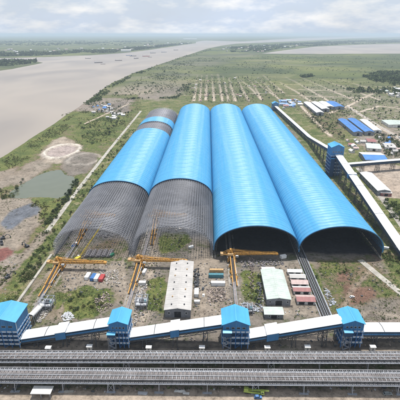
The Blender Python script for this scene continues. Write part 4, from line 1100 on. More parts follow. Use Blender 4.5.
building('low grey and red porch at the near end of the long white building', x+1, y-1.5, 14, 6, 4.5, 5.0, R(-5), 'x', 'grey_roof', 'red_roof', 1, 2, 'porch', 'porch')
x, y = G(43,394.5)
t = thing('canopy', 'white flat roofed canopy on posts at the edge of the dirt road', 'canopy', (x,y,0))
link('roof', MB().box(x-6,x+6,y-3,y+3,3.4,3.8), M['wall_white'], t)
for sx in (-5.4,0,5.4):
    for sy in (-2.5,2.5): link('post', MB().box(x+sx-.15,x+sx+.15,y+sy-.15,y+sy+.15,-.2,3.38), M['steel'], t)
link('counter', MB().box(x-4.5,x+4.5,y+1.2,y+2.2,0,1.2), M['wall_grey'], t)

# ------------------------------------------------------------------ containers, vehicles, crane, stacks
def container(label, x, y, L_, mt, rz=0, W_=2.5, h=2.7, group=None):
    t = thing('shipping_container', label, 'container', (x,y,0), rz, group)
    mb = MB().box(-L_/2,L_/2,-W_/2,W_/2,.15,h); k = -L_/2+.2
    while k < L_/2-.2:
        mb.box(k,k+.18,-W_/2-.06,-W_/2,.3,h-.15); mb.box(k,k+.18,-W_/2+.1,W_/2-.1,h,h+.05); k += .45
    link('body', mb, M[mt], t, False)
    for s in (0,1): link('door', MB().box(L_/2,L_/2+.06,-W_/2+.08+s*W_/2,-.05+s*W_/2,.3,h-.15), M[mt], t, False)
    mb = MB()
    for sx in (-1,1):
        for sy in (-1,1): mb.box(sx*L_/2-.1,sx*L_/2+.1,sy*W_/2-.1,sy*W_/2+.1,0,h+.06)
    link('corner_post', mb, M['dark_steel'], t, False); return t
g1_ = 'site containers beside the pale warehouse'
x, y = G(216.5,272); container('tan container, rearmost of three beside the middle belt', x, y, 12.5, 'tan', 0, 2.8, 2.9, g1_)
x, y = G(216,277); container('teal container between the tan and the white one', x, y, 13, 'teal', 0, 3.2, 3.2, g1_)
x, y = G(218,285); container('white container, nearest of three beside the scrap heap', x, y, 12, 'white', 0, 3.4, 3.2, g1_)
g2_ = 'containers below the left stacker boom'
for px, py, mt, lb in ((88,277.5,'white','white container at the left end of the group under the left stacker boom'),(93.5,278.5,'blue_paint','blue container between two white ones under the left stacker boom'),(97.2,279,'white','white container next to the red one under the left stacker boom'),(102,279.4,'red','red container at the right end of the group under the left stacker boom')):
    x, y = G(px, py); container(lb, x, y, 8.5, mt, R(86), 3.6, 2.9, g2_)
x, y = G(196.5,294); container('upright standing white tank box beside the long pale warehouse', x, y, 9, 'white', R(90), 3.6, 3.0)
x, y = G(197,303); container('short white box in front of the white tank box', x, y, 4.5, 'white', R(0), 2.6, 2.4)
x, y = G(144.5,273); container('white cabin left of the pale warehouse, farther of two', x, y, 7, 'white', R(80), 2.6, 2.7)
x, y = G(142.5,284.5); container('tan sided cabin left of the pale warehouse, nearer of two', x, y, 6, 'wall_white', R(0), 3.5, 2.9)
x, y = G(283,258); container('white box standing at the foot of the valley between the finished sheds', x, y, 6, 'white', R(20), 3, 3.2)
x, y = G(386,249); container('white box lying right of the finished sheds', x, y, 5, 'white', R(-20), 2.4, 2.4)
x, y = G(191,248); container('white box on the bare ground under the second lattice', x, y, 5, 'white', R(30), 2.4, 2.4)
x, y = G(112,256); container('green box beside the pipe stacks', x, y, 5, 'green_paint', R(65), 2.4, 2.4)

def truck(label, x, y, rz, cab='white', bed='lime', L_=11, name='truck', load=None, group=None):
    t = thing(name, label, 'truck', (x,y,0), rz, group)
    c_ = MB().box(L_/2-2.4,L_/2,-1.2,1.2,.9,2.9); c_.v = [(a-(.35 if (a > L_/2-.1 and c > 2) else 0), b, c) for a,b,c in c_.v]
    cb_ = link('cab', c_, M[cab], t, False)
    link('windscreen', MB().box(L_/2-.22,L_/2-.05,-1.0,1.0,1.8,2.6), M['glass'], cb_, False)
    link('side_window', MB().box(L_/2-1.8,L_/2-.7,-1.23,-1.2,1.8,2.6).box(L_/2-1.8,L_/2-.7,1.2,1.23,1.8,2.6), M['glass'], cb_, False)
    link('chassis', MB().box(-L_/2,L_/2-.1,-.9,.9,.6,.9), M['dark_steel'], t, False)
    mb = MB().box(-L_/2,L_/2-2.7,-1.25,1.25,.92,1.2)
    for s in (-1,1): mb.box(-L_/2,L_/2-2.7,s*1.22-.06,s*1.22+.06,1.2,2.2)
    mb.box(-L_/2,-L_/2+.1,-1.2,1.2,1.2,2.2).box(L_/2-2.8,L_/2-2.7,-1.2,1.2,1.2,2.4); link('load_bed', mb, M[bed], t, False)
    for xx in (L_/2-1.3, -L_/2+1.2, -L_/2+2.5):
        for s in (-1,1):
            link('wheel', MB().cyl((xx,s*1.0-.2,.5), .5, .4, 14, 'y'), M['rubber'], t, False)
    if load: load(t, L_)
    return t
def crane_load(t, L_):
    mb = MB()
    for s in (-.5,.5): mb.beam((-L_/2+1,s,2.2), (L_/2+2.5,s*.6,3.6), .35)
    mb.box(-L_/2+.2,-L_/2+2.8,-1.1,1.1,2.21,3.4); link('crane_boom', mb, M['lime'], t, False)
x, y = G(254,393.2); truck('yellow green mobile crane truck on the dirt road in front of the broad bridge', x, y, R(-9), 'lime', 'lime', 12.5, 'crane_truck', crane_load)
def car(label, x, y, rz, paint='silver', L_=4.8, name='parked_car', cat='car', group=None):
    t = thing(name, label, cat, (x,y,0), rz, group)
    mb = MB(); pr = [(-L_/2,.45),(-L_/2,.95),(-L_/2+.25,1.05),(L_/2-1.2,1.0),(L_/2-.15,.85),(L_/2,.5)]; W_ = .92
    for s in (-1,1): q = [(a,s*W_,c) for a,c in pr]; mb.poly(q if s < 0 else q[::-1])
    for i in range(len(pr)):
        a, c = pr[i], pr[(i+1)%len(pr)]; mb.poly([(a[0],-W_,a[1]),(a[0],W_,a[1]),(c[0],W_,c[1]),(c[0],-W_,c[1])])
    link('body', mb, M[paint], t, False)
    pr = [(-L_/2+.2,1.02),(-L_/2+.7,1.62),(L_/2-2.0,1.66),(L_/2-1.25,1.0)]; mb = MB(); W_ = .80
    for s in (-1,1): q = [(a,s*W_,c) for a,c in pr]; mb.poly(q if s < 0 else q[::-1])
    for i in range(4):
        a, c = pr[i], pr[(i+1)%4]; mb.poly([(a[0],-W_,a[1]),(a[0],W_,a[1]),(c[0],W_,c[1]),(c[0],-W_,c[1])])
    link('cabin_glass', mb, M['glass'], t, False)
    link('roof', MB().box(-L_/2+.65,L_/2-1.95,-.82,.82,1.63,1.72), M[paint], t, False)
    for xx in (-L_/2+.9, L_/2-.9):
        for s in (-1,1): link('wheel', MB().cyl((xx,s*.85-.12,.34), .34, .24, 14, 'y'), M['rubber'], t, False)
    for s in (-1,1): link('headlight', MB().box(L_/2-.06,L_/2+.02,s*.62-.16,s*.62+.16,.62,.8), M['white'], t, False)
    return t
x, y = G(387.5,394.5); car('silver van parked at the right end of the dirt road', x, y, R(4), 'silver', 5.4, 'parked_van', 'van')
x, y = G(258,397.8); car('blue car beside the yellow green crane truck', x, y, R(0), 'blue_paint', 4.6)
x, y = G(75,246); truck('blue and white truck under the front edge of the left lattice', x, y, R(70), 'white', 'blue_paint', 8)
x, y = G(203,289); car('dark car parked by the scrap heap, farther one', x, y, R(80), 'dark_steel', 4.4)
x, y = G(203.5,296); car('white car parked by the scrap heap, nearer one', x, y, R(85), 'white', 4.4)
x, y = G(352,297.5); car('white car on the soil right of the black belts', x, y, R(20), 'white', 4.4)
# small flat pieces lying on the dirt road
for px, py, sx, sy, mt, lb in ((143,393.5,6,2,'light_steel','pale blue sheet lying on the dirt road'),(180,391.5,7,1.6,'wall_white','white sheets lying at the foot of the broad bridge'),(186,393.5,4,1.5,'wall_white','small white sheet beside the larger pile on the dirt road'),(69,392,6,1.4,'concrete','pale slab lying beside the canopy')):
    x, y = G(px, py); mb = MB()
    for k in range(4): mb.cbox(x+random.uniform(-.3,.3), y+random.uniform(-.3,.3), .14+k*.13, sx*random.uniform(.75,1), sy*random.uniform(.7,1), .12, random.uniform(-.2,.2))
    tag(link('sheet_pile', mb, M[mt]), lb, 'sheet pile')

def excavator(label, x, y, rz, paint='dark_steel'):
    t = thing('excavator', label, 'excavator', (x,y,0), rz, 'excavators at the spoil heaps')
    for s in (-1,1): link('track', MB().box(-2,2,s*1.2-.3,s*1.2+.3,0,.8).cyl((-2,s*1.2-.3,.4),.4,.6,12,'y').cyl((2,s*1.2-.3,.4),.4,.6,12,'y'), M['rubber'], t, False)
    link('house', MB().box(-2.2,1.3,-1.4,1.4,.9,2.2), M[paint], t, False)
    c_ = link('cab', MB().box(-.1,1.6,.3,1.4,2.2,3.3), M['glass'], t, False)
    link('boom', MB().beam((1.0,-.3,1.8), (4.2,-.3,4.6), .5, .6).beam((4.2,-.3,4.6), (6.4,-.3,3.6), .4, .5).beam((6.4,-.3,3.8), (7.4,-.3,1.6), .35, .4), M[paint], t, False)
    link('bucket', MB().box(6.9,8.0,-.9,.3,.5,1.5), M['dark_steel'], t, False); return t
x, y = G(3,239); excavator('dark excavator at the left edge above the red heap', x, y, R(30))
x, y = G(27,247); excavator('dark excavator beside the dirt track right of the red heap', x, y, R(150))
x, y = G(8,278); excavator('dark excavator at the left edge below the red heap', x, y, R(60))
x, y = G(2,244); truck('dark dumper next to the excavator above the red heap', x, y, R(120), 'dark_steel', 'dark_steel', 8, 'dump_truck')
# crawler crane whose jib slants up over the left lattice
x, y = G(78.5,260)
t = thing('crawler_crane', 'crawler crane with a thin yellow jib slanting up beside the left stacker', 'crane', (x,y,0), R(62))
for s in (-1,1): link('track', MB().box(-3,3,s*2-.5,s*2+.5,0,1.1), M['rubber'], t, False)
hs_ = link('house', MB().box(-3.6,2.2,-1.6,1.6,1.2,3.4), M['bright_yellow'], t, False); link('counterweight', MB().box(-4.8,-3.6,-1.7,1.7,1.2,3.2), M['dark_steel'], hs_, False)
mb = MB(); J = 42
for sy in (-.55,.55):
    for dz in (0,1.0): mb.beam((2.2,sy,2.4+dz*.4), (2+J*.86,sy*.6,2.4+J*.5+dz*.6), .16)
for k in range(20):
    f_, g_ = k/20, (k+1)/20
    for sy in (-.55,.55): mb.beam((2.2+f_*J*.86,sy,2.4+f_*J*.5), (2.2+g_*J*.86,sy,3.2+g_*J*.5), .1)
link('jib', mb, M['bright_yellow'], t, False)
link('cable', MB().beam((-3,0,3.4), (2+J*.86,0,3+J*.5), .08).beam((2+J*.86,0,2.4+J*.5), (2+J*.86,0,8), .08), M['dark_steel'], t, False)
link('cab', MB().box(.6,2.4,.4,1.7,2.0,4.2), M['white'], t, False)
# stacked pipes
for k, (px, lb) in enumerate(((87,'leftmost pile of grey pipes under the left lattice edge'),(92.5,'second pile of grey pipes from the left'),(98,'third pile of grey pipes from the left'),(103.5,'fourth pile of grey pipes, near the right end of the row'),(109,'rightmost pile of grey pipes under the left lattice edge'))):
    x, y = G(px+1, 254.5); mb = MB()
    for j in range(5):
        for l in range(3 if j not in (0,4) else 2): mb.cyl((x-1.9+j*.95+l*.1+random.uniform(-.1,.1), y-6+random.uniform(-.8,.8), .45+l*.8), .44, 13+random.uniform(-1,1), 8, 'y')
    tag(link('pipe_stack', mb, M['pipes']), lb, 'pipe stack', 'stacks of grey pipes')
def scrap(label, pts, n, size, mt='debris', hmax=1.2, name='scrap_heap', cat='scrap heap'):
    P = wpoly(pts); mb = MB(); c = P.mean(0); k = 0
    while k < n:
        x = rng.uniform(P[:,0].min(), P[:,0].max()); y = rng.uniform(P[:,1].min(), P[:,1].max())
        if not inside(P, np.array([x]), np.array([y]))[0]: continue
        s = size*rng.uniform(.3,1.2); mb.cbox(x, y, rng.uniform(.1,hmax)*.6, s, s*rng.uniform(.15,.7), rng.uniform(.2,hmax), rng.uniform(0,3.14)); k += 1
    return tag(link(name, mb, M[mt]), kind='stuff')
scrap('brown scrap heap below the white container beside the middle belt', [(206,289),(224,288),(226,301),(207,303)], 260, 1.7)
scrap('dark row of stored machine parts along the right side of the long warehouse', [(194,270),(199,268),(199,288),(194,290)], 90, 1.8, 'dark_steel', 1.6)
scrap('grey site debris in front of the dark mouth of the third shed', [(240,262),(282,260),(284,265),(242,268)], 170, 1.8, 'pipes', 1.6)
scrap('pale rubble strip left of the pale warehouse', [(136,296),(144,280),(148,282),(144,312),(134,326)], 260, 1.5, 'rubble', .9)
scrap('pale rubble strip along the belt under the second lattice', [(141,262),(149,226),(153,226),(150,262)], 160, 1.6, 'rubble', 1.0)
scrap('pale rubble behind the left corner tower', [(36,320),(46,304),(52,308),(40,324)], 170, 1.4, 'rubble', .9)
scrap('scattered timber and scrap on the green plot behind the second tower', [(94,300),(108,292),(112,306),(98,314)], 120, 1.8)
scrap('scattered pale parts beside the left stacker boom', [(98,268),(118,270),(120,284),(106,284)], 130, 1.6, 'rubble', .9)
scrap('grey steel parts beside the green plot behind the middle tower', [(242,303),(262,306),(262,312),(243,311)], 120, 1.7, 'steel', 1.2)
scrap('pile of steel members lying beside the green plot left of the second tower', [(62,316),(70,310),(74,318),(64,322)], 60, 2.4, 'light_steel', .9)
scrap('mixed boxes along the foot of the middle belt', [(248,258),(254,258),(253,290),(249,290)], 90, 1.6, 'debris', 1.5)
scrap('dark scrap between the pale green hall and its neighbours', [(256,282),(261,282),(262,306),(256,306)], 60, 1.9, 'dark_steel', 1.6)
scrap('stored steel beside the black belts', [(322,288),(330,306),(338,306),(328,290)], 70, 2.0, 'steel', 1.0)
scrap('mixed building material under the lattice of the second shed', [(160,212),(206,212),(206,230),(164,232)], 160, 2.2, 'rubble', 1.2)
scrap('mixed building material under the lattice of the first shed', [(96,222),(130,214),(132,236),(96,240)], 160, 2.2, 'pipes', 1.2)

# ------------------------------------------------------------------ vegetation
def crown_mesh(name, parts, size, mt):
    mb = MB()
    for c, r_, n in parts: mb.leaf(c, r_, n, size)
    me = bpy.data.meshes.new(name); me.from_pydata(mb.v, [], mb.f); me.update(); me.materials.append(M[mt]); return me
protos = []
for k in range(6):
    parts = [((rng.uniform(-1.3,1.3), rng.uniform(-1.3,1.3), rng.uniform(.9,2.3)), (rng.uniform(.8,1.4), rng.uniform(.8,1.4), rng.uniform(.7,1.2)), 38) for _ in range(5)]
    protos.append(crown_mesh('shrub', parts, .34, ('leaf','leaf_dark','leaf_olive')[k % 3]))
def in_poly(pts, n, mind=0., tries=60):
    P = wpoly(pts); outp = []
    for _ in range(tries):
        X = rng.uniform(P[:,0].min(), P[:,0].max(), n*3); Y = rng.uniform(P[:,1].min(), P[:,1].max(), n*3)
        k = inside(P, X, Y)
        for x, y in zip(X[k], Y[k]):
            if len(outp) >= n: return outp
            if mind and any((x-a)**2+(y-b)**2 < mind**2 for a, b in outp): continue
            outp.append((float(x), float(y)))
    return outp
def shrubs(pts, n, label, group, smin=.7, smax=1.5, kinds=range(6), mind=2.):
    for (x, y) in in_poly(pts, n, mind):
        o = bpy.data.objects.new('shrub', protos[random.choice(list(kinds))]); col.objects.link(o)
        s = random.uniform(smin, smax); o.location = (x,y,-.15); o.scale = (s*random.uniform(.85,1.2), s*random.uniform(.85,1.2), s*random.uniform(.8,1.15)); o.rotation_euler = (0,0,random.uniform(0,6.28))
        tag(o, label, 'shrub', group)
shrubs([(66,196),(75,181),(80,183),(54,222),(42,228),(54,210)], 22, 'leafy shrub in the dense clump between the pond and the concrete road', 'shrubs between pond and road', .9, 1.9, (1,4,0))
shrubs(['W',(-182,372),(-154,350),(-154,800),(-178,800)], 39, 'green shrub in the strip between the concrete road and the first shed', 'shrubs between road and first shed', .6, 1.4)
shrubs([(52,246),(50,250),(22,300),(10,304),(20,276),(40,244)], 27, 'green shrub between the dirt track and the pale kerb wall', 'shrubs left of the kerb wall', .6, 1.3, (0,1,2,5))
shrubs([(80,120),(118,116),(126,122),(96,146),(82,140)], 26, 'dark green shrub on the scrubland above the settling basin', 'shrubs above the settling basin', .8, 1.8, (1,4,0))
shrubs([(8,192),(22,180),(26,176),(14,198),(2,200),(0,190)], 13, 'shrub on the left rim of the pond', 'shrubs at the left rim of the pond', .8, 1.6, (1,2,5))
shrubs([(60,294),(100,290),(106,304),(92,314),(70,314)], 17, 'low shrub on the overgrown plot behind the second tower', 'shrubs on the plot behind the second tower', .5, 1.0)
shrubs([(146,280),(164,278),(162,310),(150,310)], 9, 'low shrub left of the long pale warehouse', 'shrubs left of the pale warehouse', .4, .9)
shrubs([(246,274),(260,277),(261,304),(246,300)], 10, 'low shrub on the green plot behind the middle tower', 'shrubs behind the middle tower', .4, .9)
shrubs([(303,262),(313,266),(322,298),(312,302)], 10, 'low shrub left of the twin black belts', 'shrubs left of the twin black belts', .4, .9)
shrubs([(382,200),(402,202),(402,222),(392,218)], 13, 'shrub in the thicket beside the service road on the right', 'shrubs beside the right service road', .9, 1.9, (1,4,0))
shrubs([(388,252),(402,250),(402,275),(392,266)], 9, 'shrub right of the concrete path beside the sheds', 'shrubs right of the concrete path', .7, 1.3)
shrubs([(318,170),(332,188),(378,252),(372,252),(326,196)], 15, 'dry shrub on the reddish strip along the right shed', 'shrubs along the right shed', .4, 1.0, (2,5,0))
shrubs([(338,262),(345,262),(347,272),(340,274)], 4, 'green shrub on the reddish soil in front of the right shed', 'shrubs before the right shed', .6, 1.0)
shrubs([(212,250),(222,248),(222,258),(212,258)], 4, 'green shrub at the left foot of the third shed', 'shrubs at the foot of the third shed', .5, 1.0)
shrubs([(176,232),(160,234),(160,250),(178,250),(188,242)], 9, 'green shrub on the grass under the second lattice', 'shrubs under the second lattice', .4, .9)
shrubs([(0,360),(400,360),(400,366),(0,366)], 26, 'low shrub between the two conveyor bridges', 'shrubs between the bridges', .25, .6)
shrubs([(0,384),(400,384),(400,389),(0,389)], 19, 'low shrub under the front edge of the broad bridge', 'shrubs under the broad bridge', .25, .6)
# trees with trunks
def tree_proto(label, hgt, mt, n=9):
    t = thing('tree', label, 'tree')
    mb = MB(); mb.cyl((0,0,-.3), .30, hgt*.55, 9, 'z', .16)
    for k in range(5):
        a = k*1.26+.3; z0 = hgt*(.3+.05*k); mb.beam((0,0,z0), (math.cos(a)*hgt*.26, math.sin(a)*hgt*.26, z0+hgt*.24), .13)
    link('trunk', mb, M['bark'], t, False)
    mb = MB()
    for k in range(n):
        a = rng.uniform(0,6.28); r_ = hgt*.24*math.sqrt(rng.random()); mb.leaf((r_*math.cos(a), r_*math.sin(a), hgt*rng.uniform(.42,.9)), (hgt*.15,hgt*.15,hgt*.11), 42, .42)
    link('crown', mb, M[mt], t, False); return t
tp0 = tree_proto('x', 7.5, 'leaf_dark'); tp1 = tree_proto('x', 6.5, 'leaf')
used = [0,0]
def trees(pts, n, label, group, smin=.8, smax=1.3, mind=4.):
    for (x, y) in in_poly(pts, n, mind):
        k = random.randrange(2); src = (tp0, tp1)[k]; s = random.uniform(smin, smax)
        if not used[k]: used[k] = 1; src.location = (x,y,0); src.scale = (s,s,s); tag(src, label, 'tree', group)
        else: dup(src, (x,y,0), random.uniform(0,6.28), label, group, s)
trees([(66,196),(76,181),(80,182),(56,216),(50,218)], 12, 'round crowned tree between the pond and the concrete road', 'trees between pond and road')
trees([(96,140),(128,112),(134,109),(136,110),(106,140)], 12, 'tree left of the concrete road beside the first shed', 'trees left of the road')
trees([(96,110),(125,108),(122,114),(96,118)], 12, 'tree beside the riverside settlement', 'trees beside the riverside settlement')
trees([(186,78),(270,77),(288,100),(276,102),(192,102)], 60, 'lone tree on the field plots behind the sheds', 'trees on the plots behind the sheds', .8, 1.5, 12)
trees([(290,104),(350,110),(345,136),(330,134)], 24, 'tree on the rough ground behind the tall tower', 'trees behind the tall tower', .7, 1.2, 8)
trees([(345,100),(410,98),(410,118),(378,118)], 26, 'tree near the road junction at the right', 'trees near the right road junction', .9, 1.5, 12)
trees([(376,132),(410,140),(410,158),(388,150)], 18, 'tree among the buildings at the right edge', 'trees among the right hand buildings', .8, 1.3, 8)
trees([(300,78),(420,82),(420,100),(340,102),(300,90)], 40, 'lone tree on the open ground beyond the far halls', 'trees beyond the far halls', .9, 1.6, 20)

# ground cover tufts (uncountable)
def tufts(name, polys, n, size, mt, spread=.35):
    mb = MB()
    for pts, share in polys:
        for (x, y) in in_poly(pts, int(n*share)):
            if vn(x, y) < .48: continue
            mb.leaf((x,y,.15), (spread,spread,.3), 4, size, .9)
    return tag(link(name, mb, M[mt]), kind='stuff')
def vn(x, y): return float(fbm(np.array([x/9.]), np.array([y/9.]))[0])
tufts('grass_tufts', [([(58,292),(104,288),(108,306),(94,316),(64,318)], .14), ([(0,360),(400,360),(400,367),(0,367)], .14), ([(0,382),(400,382),(400,389),(0,389)], .08), ([(244,272),(262,276),(262,306),(244,300)], .08), ([(318,262),(366,258),(400,290),(400,326),(332,326)], .12),
                      ([(60,262),(20,300),(60,300),(70,270)], .08), ([(40,250),(52,246),(22,304),(-10,304)], .16), ([(88,184),(102,182),(60,244),(52,244)], .12), ([(146,280),(164,278),(162,312),(150,312)], .06), ([(160,232),(188,232),(190,246),(170,252),(160,252)], .08)], 9000, .28, 'leaf_olive')

# far woods that read as one mass
def woods(name, polys, size, hgt, mt='leaf_far', gate=0):
    mb = MB()
    for pts, n in polys:
        for (x, y) in in_poly(pts, int(n*(2.2 if gate else 1))):
            if gate and float(fbm(np.array([x/gate+7.3]), np.array([y/gate/1.6+3.1]))[0]) < .50+.06*rng.normal(): continue
            s = size*(rng.uniform(.6,1.4) if not gate else rng.uniform(.35,1.0)+.8*rng.random()**4); mb.leaf((x,y,hgt*.55*s/size), (s*.9,s*.9,hgt*.5), 12, s*.42, .9)
    return tag(link(name, mb, M[mt]), kind='stuff')
woods('riverbank_woodland', [([(93,97),(110,84),(131,74.5),(150,68),(152,69.5),(134,76.5),(116,86),(104,98),(98,101)], 340), ([(150,67.8),(180,57.4),(210,48.9),(212,50),(184,58.8),(152,69.4)], 240),
                             ([(84,104),(94,97),(104,98),(100,104),(92,108)], 130), ([(108,99.4),(178,97.4),(178,98.4),(108,100.4)], 90), ([(176,92),(184,84),(190,84),(186,96),(178,98)], 60), ([(150,68.5),(190,60),(200,66),(170,74)], 110)], 4.4, 4.6, 'leaf_far', 60)
woods('distant_woodland', [([(362,76.5),(380,72),(420,72),(420,84),(376,82.5)], 900), ([(385,78),(420,76),(420,86),(392,86)], 250), ([(300,76.6),(310,75.2),(314,76.6),(304,78)], 90), ([(345,88),(420,90),(420,96),(352,93)], 160)], 8, 8)
woods('far_bank_woodland', [([(-30,57),(60,55.6),(120,52.2),(160,47.4),(190,43.6),(190,42.6),(150,46.6),(110,49.4),(40,52),(-30,52.5)], 1700), ([(228,47.5),(260,45.2),(340,41),(420,39),(420,41.8),(330,45.2),(280,48.6),(262,52.4),(232,52.6),(226,49)], 2400), ([(-60,60.8),(36,61),(36,62.8),(10,66),(-60,68)], 420),
                            ([(-60,46),(150,45),(160,41),(-60,41)], 1100)], 30, 8, 'leaf_far', 420)

woods('scrub_thicket', [([(66,196),(75,181),(81,183),(54,222),(40,230),(54,210)], 330), (['W',(-182,372),(-154,340),(-153,640),(-154,900),(-177,900),(-180,600)], 520), ([(52,248),(49,254),(20,302),(6,304),(20,276),(40,246)], 260),
                        ([(80,120),(118,116),(126,122),(96,146),(82,140)], 900), ([(8,192),(22,180),(26,176),(14,197),(2,200),(0,190)], 170), ([(318,170),(332,188),(380,256),(372,250),(326,196)], 260), ([(382,200),(404,202),(404,222),(392,218)], 170),
                        ([(372,240),(384,256),(404,262),(404,280),(388,266)], 150)], 1.3, 1.5, 'leaf', 14)
woods('field_scrub', [([(184,102),(187,82),(198,76),(262,76),(284,92),(290,106),(276,103)], 900), ([(288,104),(300,92),(420,98),(420,140),(346,134)], 700), ([(284,92),(262,76),(420,80),(420,94),(300,90)], 220), ([(110,97),(150,76),(178,72),(180,92)], 420), ([(292,104),(330,140),(344,140),(346,130)], 140), ([(372,132),(410,136),(410,160),(386,156)], 260), ([(88,104),(120,100),(122,114),(100,120),(90,116)], 170)], 2.6, 2.8, 'leaf_far', 38)
woods('bank_scrub', [([(0,162),(70,116),(92,108),(62,134),(40,152),(0,176)], 800), ([(60,112),(140,96),(142,108),(120,140),(84,150),(74,140)], 700), ([(30,200),(62,198),(50,220),(36,226)], 160), ([(0,262),(24,254),(10,280),(-6,290)], 120), ([(290,106),(345,108),(345,140),(332,140)], 700), ([(330,176),(345,172),(404,250),(404,268),(384,256)], 380), ([(200,102),(292,104),(292,110),(200,106)], 160)], 1.5, 1.3, 'leaf_olive', 22)
woods('plain_scrub', [([(196,75),(228,56),(420,56),(420,78),(262,74)], 800), ([(112,95),(150,72),(200,58),(220,58),(190,78),(140,96)], 350)], 4.5, 3.0, 'leaf', 170)
# loose site clutter
def clutter(name, polys, size, mt):
    mb = MB()
    for pts, n in polys:
        for (x, y) in in_poly(pts, n):
            q = size*rng.uniform(.3,1.3); mb.cbox(x, y, .2, q, q*rng.uniform(.2,.8), rng.uniform(.3,1.1), rng.uniform(0,3.14))
    return tag(link(name, mb, M[mt]), kind='stuff')
clutter('site_clutter', [([(62,262),(128,262),(128,300),(110,290),(62,292)], 120), ([(130,262),(162,262),(160,318),(134,326)], 110), ([(194,262),(236,266),(236,318),(194,318)], 120), ([(240,268),(300,268),(318,318),(244,318)], 110), ([(320,262),(380,262),(400,300),(400,325),(334,325)], 85), ([(30,336),(400,335),(400,350),(30,350)], 100), ([(0,357),(400,357),(400,368),(0,368)], 110), ([(0,384),(400,384),(400,392),(0,392)], 80), ([(0,200),(45,202),(30,232),(0,258)], 45), ([(58,240),(200,232),(200,256),(60,256)], 130)], 1.0, 'debris')
clutter('pale_clutter', [([(62,262),(128,262),(128,300),(62,292)], 45), ([(194,262),(236,266),(236,318),(194,318)], 55), ([(240,268),(318,318),(244,318)], 30), ([(0,357),(400,357),(400,368),(0,368)], 45), ([(0,385),(400,385),(400,392),(0,392)], 30), ([(0,258),(20,252),(10,300),(0,300)], 25), ([(345,135),(405,140),(405,200),(365,180)], 80)], 1.0, 'light_steel')

clutter('dark_clutter', [([(62,262),(128,262),(128,300),(62,292)], 72), ([(130,262),(162,262),(160,318),(134,326)], 66), ([(194,262),(236,266),(236,318),(194,318)], 78), ([(240,262),(300,264),(318,318),(244,318)], 72), ([(320,262),(380,262),(400,300),(334,325)], 54), ([(30,336),(400,335),(400,350),(30,350)], 84), ([(0,384),(400,384),(400,392),(0,392)], 42), ([(58,238),(204,232),(204,258),(60,258)], 102), ([(300,100),(345,104),(345,140),(328,136)], 36)], 1.5, 'dark_steel')
woods('yard_scrub', [([(20,300),(58,256),(130,258),(128,322),(26,326)], 330), ([(130,262),(166,262),(164,322),(134,326)], 160), ([(194,300),(236,300),(236,320),(194,320)], 50), ([(240,266),(320,262),(332,322),(244,318)], 200), ([(316,262),(384,258),(404,292),(404,328),(336,326)], 420), ([(0,357),(400,357),(400,367),(0,367)], 300), ([(0,384),(400,384),(400,390),(0,390)], 160), ([(60,236),(208,232),(208,256),(60,258)], 160), ([(0,198),(46,202),(40,232),(0,262)], 110), ([(300,150),(330,176),(384,258),(376,262),(318,190)], 200)], .8, .9, 'leaf', 9)
# ------------------------------------------------------------------ houses of the settlements
house_src = {}
def house(x, y, rz, s, rm, label, group):
    if rm not in house_src:
        t = thing('house', label, 'house', (x,y,0), rz, group); t.scale = (s,s,s)
        link('wall', MB().box(-5,5,-3.5,3.5,-.3,3.6), M['wall_white'], t, False)
        link('roof', MB().gable(-5,5,-3.5,3.5,3.62,5.6,'x',.18,.6), M[rm], t, False)
        link('door', MB().box(-.6,.6,-3.56,-3.503,0,2.2), M['dark'], t, False)
        for xx in (-3,3): link('window', MB().box(xx-.7,xx+.7,-3.56,-3.503,1.2,2.5), M['glass'], t, False)
        house_src[rm] = t
    else: dup(house_src[rm], (x,y,0), rz, label, group, s)
nm = {'white_roof':'white','grey_roof':'pale grey','red_roof':'dull red','royal_roof':'blue','pink_roof':'faded pink','green_roof':'pale green'}
def village(pts, n, where, group, smin=.8, smax=1.4, mind=11, pal=('white_roof','grey_roof','red_roof','royal_roof','pink_roof','grey_roof')):
    for (x, y) in in_poly(pts, n, mind):
        rm = random.choice(pal); house(x, y, random.choice((0, math.pi/2))+random.uniform(-.15,.15), random.uniform(smin, smax), rm, 'small house with %s roof %s' % (nm[rm], where), group)
village([(188,79),(264,78),(284,98),(280,103),(194,103)], 22, 'on the field plots behind the sheds', 'houses on the plots behind the sheds', .6, 1.0, 18, ('grey_roof','pink_roof','grey_roof','red_roof'))
village([(278,101),(298,100),(302,106),(284,110)], 26, 'in the cluster right of the small far tower', 'houses right of the small far tower', .8, 1.6, 12, ('royal_roof','red_roof','white_roof','grey_roof','royal_roof'))
village([(374,132),(408,136),(408,157),(390,155)], 14, 'at the right frame edge above the side gallery', 'houses at the right frame edge', .6, 1.1, 11, ('grey_roof','royal_roof','grey_roof','pink_roof'))
village([(342,136),(364,136),(362,150),(352,156),(346,146)], 8, 'between the tall tower and the blue roofed hall', 'houses beside the tall tower', .7, 1.2, 10, ('grey_roof','red_roof','pink_roof','white_roof'))
village([(378,90),(410,88),(410,98),(388,98)], 14, 'near the canal at the upper right', 'houses near the upper right canal', 1, 1.8, 16, ('white_roof','grey_roof','green_roof'))
village([(92,108),(112,104),(118,110),(106,116),(94,114)], 15, 'in the riverside settlement', 'houses in the riverside settlement', .7, 1.2, 12, ('royal_roof','grey_roof','grey_roof','royal_roof'))
village([(104,116),(122,112),(124,116),(112,120)], 9, 'beside the concrete road below the riverside settlement', 'houses below the riverside settlement', .7, 1.2, 9, ('white_roof','grey_roof'))
